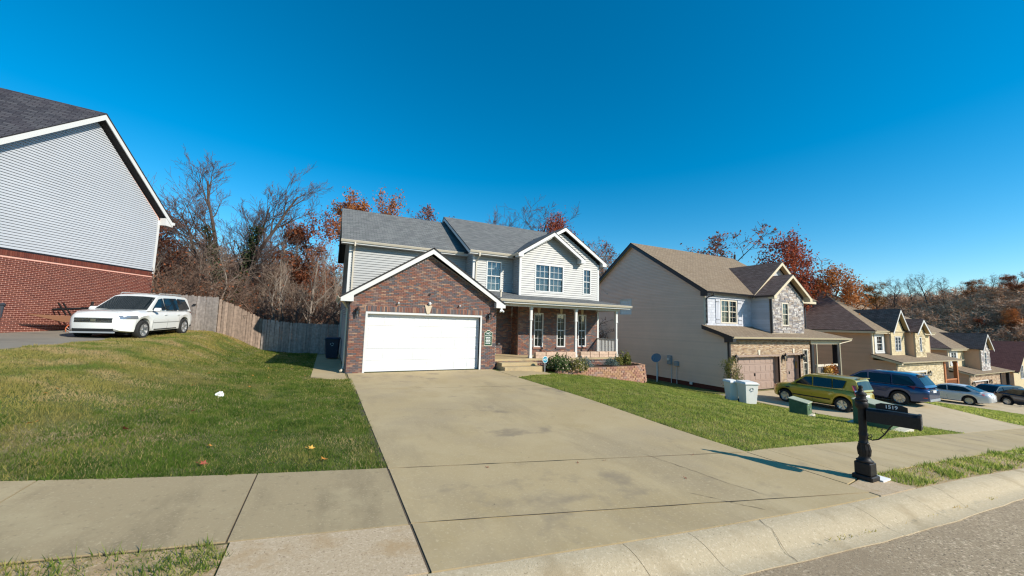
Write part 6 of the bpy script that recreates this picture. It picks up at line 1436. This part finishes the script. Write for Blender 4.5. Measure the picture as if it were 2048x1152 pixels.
proto('bareA', grow(5, 14, .17, 4, .7, (13, 7, 5, 5), (.36, .52, .5, .5), .28, .1, .08), 3, .009, 'bark', 'twig')
proto('bareB', grow(8, 14, .13, 4, .6, (15, 6, 5, 4), (.32, .5, .5, .5), .2, .14, .06), 3, .009, 'bark_pale', 'twig_pale')
proto('bareC', grow(12, 9, .09, 3, .8, (9, 6, 5), (.42, .5, .5), .15, .1, .12), 2, .010, 'bark_pale', 'twig_pale')
proto('leafyA', grow(31, 13, .22, 4, .85, (10, 6, 5, 4), (.40, .5, .5, .5), .3, .07, .1), 3, .010, 'bark', 'twig', (3, 9500, .105, 3, .3, 'leaf_orange'))
proto('leafyB', grow(37, 12, .2, 4, .95, (9, 7, 5, 4), (.42, .5, .5, .5), .28, .06, .11), 3, .010, 'bark', 'twig', (3, 12000, .10, 4, .36, 'leaf_red'))
proto('sparse', grow(41, 13, .2, 4, .85, (10, 6, 5, 5), (.40, .5, .5, .5), .3, .08, .1), 3, .012, 'bark', 'twig', (4, 2200, .10, 5, .2, 'leaf_rust'))
TREES = [  # proto, px, top py, distance, label, leaf, wide, rot
 ('twin', 462, 283, 36, 'tall bare twin-trunked tree with ivy, tallest behind the fence', None, 1.2, -.44),
 ('bareB', 560, 398, 37, 'pale slender bare tree right of the twin-trunked tree', None, 1.2, .4),
 ('leafyA', 338, 398, 40, 'rust-leaved tree half hidden by the white-sided house', 'leaf_rust', 1.1, 1.),
 ('leafyA', 618, 435, 39, 'orange-brown tree between the pale bare tree and the grey house', 'leaf_rust', .95, 2.2),
 ('leafyA', 703, 383, 46, 'tall bright orange tree rising by the left roof edge of the grey house', 'leaf_orange', .85, 3.),
 ('sparse', 846, 408, 52, 'thin purple-red treetop above the lower grey roof', 'leaf_rust', 1.2, 0.),
 ('bareA', 965, 412, 54, 'small bare treetop just above the upper grey ridge', None, 1., .8),
 ('bareA', 1046, 376, 52, 'bare rounded treetop above the upper grey roof', None, 1.5, 2.1),
 ('leafyB', 1108, 447, 54, 'dark red treetop beside the double front gable', 'leaf_red', .7, .5),
 ('sparse', 1206, 480, 50, 'sparse reddish tree in the gap between grey and tan houses', 'leaf_rust', 1., 1.6),
 ('leafyA', 1228, 520, 55, 'low brown tree in the gap between grey and tan houses', 'leaf_brown', 1., 2.6),
 ('sparse', 1448, 458, 54, 'wide open-branched tree with few red leaves above the tan roof', 'leaf_rust', 1.45, 2.9),
 ('leafyB', 1552, 484, 54, 'dense red oak rising behind the tan house gables', 'leaf_red', .78, .3),
 ('leafyB', 1600, 535, 52, 'orange-red tree sloping down behind the tan house', 'leaf_orange', .95, 1.9),
 ('leafyA', 1672, 556, 132, 'rust-orange tree at the left end of the hill crest', 'leaf_rust', 1.3, .2),
 ('bareA', 1706, 556, 136, 'hazy bare tree on the hill left of the golden tree', None, 1.3, 1.2),
 ('leafyA', 1752, 566, 136, 'golden-leaved round tree on the hill', 'leaf_gold', 1.2, .9),
 ('bareA', 1786, 550, 132, 'bare hill tree right beside the golden tree', None, 1.2, 2.),
 ('bareA', 1826, 552, 136, 'bare hill tree left of the tallest bare tree', None, 1.2, 3.),
 ('bareA', 1856, 542, 134, 'tallest bare tree on the hill crest', None, 1.3, 4.),
 ('bareA', 1886, 552, 136, 'bare hill tree right of the tallest bare tree', None, 1.2, 5.),
 ('leafyA', 1934, 558, 136, 'tawny-leaved open tree on the hill crest', 'leaf_brown', 1.25, 2.5),
 ('bareA', 1976, 545, 134, 'bare tree between two tawny trees on the hill', None, 1.2, .5),
 ('leafyA', 2026, 546, 134, 'tall copper-leaved tree at the right end of the hill', 'leaf_rust', 1.3, 1.5),
 ('leafyB', 1998, 618, 122, 'bright orange low tree on the hillside slope', 'leaf_orange', 1.2, .4),
 ('leafyA', 1938, 632, 122, 'low rust tree on the hillside below the tawny tree', 'leaf_rust', 1.2, 3.4),
]
for key, px, py, D, lab, lm, wd, rz_ in TREES:
    x, y = ray_xy(px, D); plant_tree(key, x, y, top_z(px, py, D), lab, rz_, None, lm, wd)
# ivy on the twin trunk
tx, ty = ray_xy(462, 36)
iv = np.random.default_rng(2); n = 2600; t = iv.uniform(0, 1, n)
sd_ = iv.integers(0, 2, n); hx = np.where(sd_ == 0, -.42, .30)*t*5.2
ax_ = math.cos(-.44)*hx*1.1; ay_ = math.sin(-.44)*hx*1.1
c3 = np.stack([tx+ax_+iv.normal(0, .2, n), ty+ay_+iv.normal(0, .2, n)-.15, G1(tx, ty)+t*7.5], -1); a = iv.normal(0, 1, (n, 3)); a /= np.linalg.norm(a, axis=1)[:, None]; b = np.cross(a, iv.normal(0, 1, (n, 3))); b /= np.linalg.norm(b, axis=1)[:, None]
me = arr_mesh('ivy', np.stack([c3-a*.1, c3+b*.08, c3+a*.1, c3-b*.08], 1).reshape(-1, 3), np.arange(4*n).reshape(n, 4), 'leaf_ivy')
o = link('ivy', me); tag(o, 'dark ivy climbing the twin-trunked tree', 'ivy')
# slim saplings in the wood behind the fence: each a tree of its own
rt = random.Random(17); k = 0
for px in list(range(308, 690, 13))+list(range(1202, 1262, 16)):
    D = rt.uniform(29.5, 44); x, y = ray_xy(px+rt.uniform(-6, 6), D)
    if y < 27.6: y = 27.8+rt.random()
    plant_tree(rt.choice(('bareC', 'bareC', 'bareB')), x, y, top_z(px, rt.uniform(455, 560), D), 'slim bare sapling in the thicket behind the fences', rt.uniform(0, 6), 'saplings behind the fences', None, rt.uniform(.8, 1.4), 'sapling')
# undergrowth behind the fences and scrub on the far hill: one mass each
def mass(name, label, pts, hts, m, seed, arrs, wide=1.4, leafy=None):
    R_ = np.random.default_rng(seed); VV = []; FF = []; o = 0
    for (x, y, z), h in zip(pts, hts):
        V, F_, h0 = arrs[R_.integers(0, len(arrs))]; a = R_.uniform(0, 2*PI); s_ = h/h0; c_, s2 = math.cos(a), math.sin(a); w_ = s_*wide*R_.uniform(.8, 1.3)
        q = np.stack([(V[:, 0]*c_-V[:, 1]*s2)*w_+x, (V[:, 0]*s2+V[:, 1]*c_)*w_+y, V[:, 2]*s_+z], -1); VV.append(q); FF.append(F_+o); o += len(V)
    ob = stuff(link(name, arr_mesh(name, np.concatenate(VV), np.concatenate(FF), m))); ob['label'] = label; return ob
def scrub(seed, H, lv, kids, w_): b_ = grow(seed, H, .05, lv, .8, kids, (.5, .55, .55), .05, .08, .16); V, F_ = twig_arrays(b_, 0, w_); return V, F_, max(V[:, 2])
sA = [scrub(s_, 4, 3, (9, 6, 4), .008) for s_ in (1, 2, 3)]
pts = []; hts = []
for i in range(250):
    px = rt.choice((rt.uniform(295, 690), rt.uniform(295, 690), rt.uniform(1195, 1262))); D = rt.uniform(29, 55); x, y = ray_xy(px, D); y = max(y, 27.7+rt.random()); pts.append((x, y, G1(x, y)-.2)); hts.append(rt.uniform(1.8, 5.0))
for i in range(210):
    px = rt.uniform(295, 690); D = rt.uniform(42, 75); x, y = ray_xy(px, D); pts.append((x, y, G1(x, y)-.2)); hts.append(rt.uniform(3.5, 7.5))
mass('undergrowth', 'tangled bare brown undergrowth behind the fences', pts, hts, 'brush', 4, sA)
def leafcloud(pts_, n, size, spread, m, name, label, seed):
    R_ = np.random.default_rng(seed); P_ = np.array(pts_); c_ = P_[R_.integers(0, len(P_), n)]+R_.normal(0, 1, (n, 3))*np.array(spread); a = R_.normal(0, 1, (n, 3)); a /= np.linalg.norm(a, axis=1)[:, None]; b = np.cross(a, R_.normal(0, 1, (n, 3))); b /= np.linalg.norm(b, axis=1)[:, None]; s_ = size*R_.uniform(.5, 1.4, n)[:, None]
    ob = stuff(link(name, arr_mesh(name, np.stack([c_-a*s_, c_+b*s_*.6, c_+a*s_, c_-b*s_*.6], 1).reshape(-1, 3), np.arange(4*n).reshape(n, 4), m))); ob['label'] = label
leafcloud([(x, y, z+h*.45) for (x, y, z), h in zip(pts, hts)], 24000, .07, (1.2, 1.2, 1.2), 'leaf_rust', 'undergrowth_leaves', 'withered brown leaves clinging in the undergrowth', 6)
def ribbon(seed):
    b_ = grow(seed, 4, .05, 3, .8, (8, 6, 4), (.5, .55, .55), .05, .08, .16); R_ = random.Random(seed); V = []; F_ = []
    for lv, p_, r_ in b_:
        a_, e_ = p_[0], p_[-1]; q = (e_-a_).cross(Vector((R_.gauss(0, 1), R_.gauss(0, 1), R_.gauss(0, 1)))).normalized()*max(.02, r_[0]*.8); o_ = len(V)
        V += [tuple(a_-q), tuple(a_+q), tuple(e_+q*.5), tuple(e_-q*.5)]; F_.append((o_, o_+1, o_+2, o_+3))
    V = np.array(V); return V, np.array(F_), max(V[:, 2])
sB = [ribbon(s_) for s_ in (6, 7, 8, 9)]
pts = []; hts = []
for i in range(1900):
    px = rt.uniform(1560, 2120); D = rt.uniform(100, 150); x, y = ray_xy(px, D)
    if y > -5: pts.append((x, y, G1(x, y)-.3)); hts.append(rt.uniform(2.2, 5.2))
for i in range(260):
    px = rt.uniform(1590, 1760); D = rt.uniform(62, 100); x, y = ray_xy(px, D)
    if y > 33: pts.append((x, y, G1(x, y)-.3)); hts.append(rt.uniform(2.5, 5))
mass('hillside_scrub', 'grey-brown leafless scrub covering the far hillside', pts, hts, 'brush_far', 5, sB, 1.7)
leafcloud([(x, y, z+h*.4) for (x, y, z), h in zip(pts, hts)], 40000, .13, (1.5, 1.5, 1.0), 'leaf_brown', 'hillside_leaves', 'dull brown leaves left in the hillside scrub', 8)
# ---------------------------------------------------------------- shrubs and bed plants
def bush(name, label, x, y, z, r, h, m, n, seed, leaf=.05, stems=9, flowers=0, fm='petal', group=None, cat='plant'):
    B = thing(name, label, cat, (x, y, z), group); R_ = np.random.default_rng(seed); st = MB()
    for k in range(stems):
        a = R_.uniform(0, 2*PI); q = R_.uniform(.3, 1); st.tube([(x, y, z-.03), (x+.4*r*q*math.cos(a), y+.4*r*q*math.sin(a), z+h*.5), (x+.8*r*q*math.cos(a), y+.8*r*q*math.sin(a), z+h*R_.uniform(.7, .95))], [.012, .008, .004], 4)
    st.build('stem', 'twig', B)
    th_ = R_.uniform(0, 2*PI, n); ph = np.arccos(R_.uniform(-.15, 1, n)); rr = R_.uniform(.45, 1.0, n)**.6*(1+.22*np.sin(th_*3+seed)+.15*np.sin(th_*5+ph*4))
    c_ = np.stack([x+r*rr*np.sin(ph)*np.cos(th_), y+r*rr*np.sin(ph)*np.sin(th_), z+.05+h*rr*np.cos(ph).clip(0)*.95+R_.uniform(0, .06, n)], -1)
    a = R_.normal(0, 1, (n, 3)); a /= np.linalg.norm(a, axis=1)[:, None]; b = np.cross(a, R_.normal(0, 1, (n, 3))); b /= np.linalg.norm(b, axis=1)[:, None]; s_ = leaf*R_.uniform(.6, 1.3, n)[:, None]
    me_ = arr_mesh('foliage', np.stack([c_-a*s_, c_+b*s_*.5, c_+a*s_, c_-b*s_*.5], 1).reshape(-1, 3), np.arange(4*n).reshape(n, 4), m); link('foliage', me_, B)
    if flowers:
        i = R_.choice(n, flowers); c2 = c_[i]+np.array([0, -.02, .03]); a = R_.normal(0, 1, (flowers, 3)); a /= np.linalg.norm(a, axis=1)[:, None]; b = np.cross(a, R_.normal(0, 1, (flowers, 3))); b /= np.linalg.norm(b, axis=1)[:, None]
        link('blossom', arr_mesh('blossom', np.stack([c2-a*.035, c2+b*.035, c2+a*.035, c2-b*.035], 1).reshape(-1, 3), np.arange(4*flowers).reshape(flowers, 4), fm), B)
    return B
bush('flowering_shrub', 'sprawling green shrub with faded cream blooms beside the steps', 10.15, 15.35, .0, .62, .5, 'leaf_green', 1500, 1, .05, flowers=260)
bush('flowering_shrub', 'spent flowering shrub hanging over the low end of the block wall', 10.95, 15.1, -.03, .5, .52, 'leaf_yellowgreen', 1300, 2, .045, flowers=320)
bush('shrub', 'dark green shrub against the brick porch base', 10.5, 16.0, .05, .55, .55, 'leaf_green', 1300, 3, .05)
bush('shrub', 'silvery grey-green lavender-like clump beside the green shrubs', 11.75, 15.75, .05, .5, .42, 'leaf_silver', 1700, 4, .035)
bush('shrub', 'round blue-grey clump in the middle of the raised bed', 13.6, 15.75, .06, .34, .36, 'leaf_silver', 1300, 5, .03)
bush('shrub', 'thin brown-tipped plant right of the blue-grey clump', 14.2, 15.85, .06, .2, .38, 'leaf_yellowgreen', 200, 6, .04)
bush('shrub', 'leafy yellow-green plant at the porch corner', 14.95, 16.1, .06, .32, .62, 'leaf_yellowgreen', 420, 7, .075)
bush('shrub', 'small dark plant with yellowing leaves below the porch corner', 14.5, 16.1, .06, .25, .45, 'leaf_yellowgreen', 260, 8, .06)
bush('porch_plant', 'yellow potted plant on the tan house porch railing', 32.0, 14.35, -.75, .3, .55, 'fallen_yellow', 260, 9, .08)
bush('porch_plant', 'rust-coloured potted plant on the tan house porch railing', 32.7, 14.35, -.8, .3, .6, 'leaf_orange', 260, 10, .08)
for i, (x, y) in enumerate(((36.5, 13.6), (37.6, 13.8))): bush('shrub', ('low olive shrub at the side of the tan house porch', 'second olive shrub nearer the cream shake fronted house')[i], x, y, G1(x, y), .75, .75, 'leaf_yellowgreen', 900, 20+i, .09)
PROTO['conif'] = None
gb = grow(77, 2.2, .05, 3, .9, (16, 6, 4), (.42, .45, .5), .08, .06, .06)
proto('shrubtree', gb, 2, .006, 'bark_pale', 'bark_pale', (2, 2600, .035, 7, .07, 'leaf_yellowgreen'))
plant_tree('shrubtree', 21.15, 14.0, G1(21.1, 14)+2.25, 'pale half-bare shrub at the corner of the brown garage', .5, None, None, .75, 'shrub_tree', cat='shrub')
# ---------------------------------------------------------------- fallen leaves and litter on the lawn
def fallen(name, label, x, y, s_, m, rz_, tilt, pts5=True, group=None):
    b = MB(); k = 10; ring = []
    for i in range(k): rr = s_*(1 if i % 2 == 0 else .42); a = 2*PI*i/k; ring.append((rr*math.cos(a), rr*math.sin(a)*.8, .25*rr*abs(math.sin(a*1.5))))
    b.add([(0, 0, 0)]+ring, [(0, 1+i, 1+(i+1) % k) for i in range(k)]); b.tube([(-s_*.9, 0, 0), (-s_*1.5, 0, .01)], .003, 4)
    o = b.build(name, m); o.location = (x, y, G1(x, y)+.045); o.rotation_euler = (tilt, tilt*.5, rz_); return tag(o, label, 'leaf', group)
fallen('fallen_leaf', 'pale yellow star-shaped leaf standing on the lawn near the driveway', -.1, 6.85, .07, 'fallen_yellow', .4, .5)
fallen('fallen_leaf', 'large crumpled orange leaf at the lawn edge by the driveway corner', .08, 6.25, .075, 'fallen_orange', 1.2, .3)
fallen('fallen_leaf', 'dark red curled leaf alone in the middle of the left lawn', -2.7, 7.95, .085, 'fallen_red', 2.2, .7)
fallen('fallen_leaf', 'brick-red leaf on the lawn edge above the sidewalk', -1.35, 6.4, .06, 'fallen_red', .3, .6)
fallen('fallen_leaf', 'small red leaf lying near the orange leaf at the sidewalk edge', -.55, 6.25, .05, 'fallen_red', 1.9, .4)
rl_ = random.Random(5)
for i in range(30):
    x = rl_.uniform(-4.5, .8); y = rl_.uniform(7, 22); y = max(y, 6.6); mm = rl_.choice(('fallen_yellow', 'fallen_orange', 'fallen_orange', 'fallen_red'))
    x = min(x, -.6) if y > 14.5 else x
    fallen('fallen_leaf', {'fallen_yellow': 'small yellow leaf scattered on the left lawn', 'fallen_orange': 'small orange leaf scattered on the left lawn', 'fallen_red': 'small red leaf scattered on the left lawn'}[mm], x, y, rl_.uniform(.035, .055), mm, rl_.uniform(0, 6), rl_.uniform(.1, .6), group='leaves scattered on the left lawn, '+mm[7:])
for i in range(5):
    x = rl_.uniform(1.5, 6); y = rl_.uniform(3.6, 5.6); o = fallen('fallen_leaf', 'tiny brown leaf scrap lying on the driveway', x, y, .025, 'fallen_red', rl_.uniform(0, 6), .2, group='leaf scraps on the driveway'); o.location.z = G1(x, y)+.028
b = MB(); rp = random.Random(3)
for i in range(7):
    for j in range(10): a = j*PI/5; ph = i*PI/6; q = .07*(1+rp.uniform(-.45, .45)); b.v.append((q*math.sin(ph)*math.cos(a), q*math.sin(ph)*math.sin(a), q*math.cos(ph)*.8))
b.f = [(i*10+j, i*10+(j+1) % 10, (i+1)*10+(j+1) % 10, (i+1)*10+j) for i in range(6) for j in range(10)]
o = b.build('crumpled_paper', 'paper'); o.location = (-2.13, 10.9, G1(-2.13, 10.9)+.06); tag(o, 'crumpled white paper bag lying on the left lawn', 'litter')
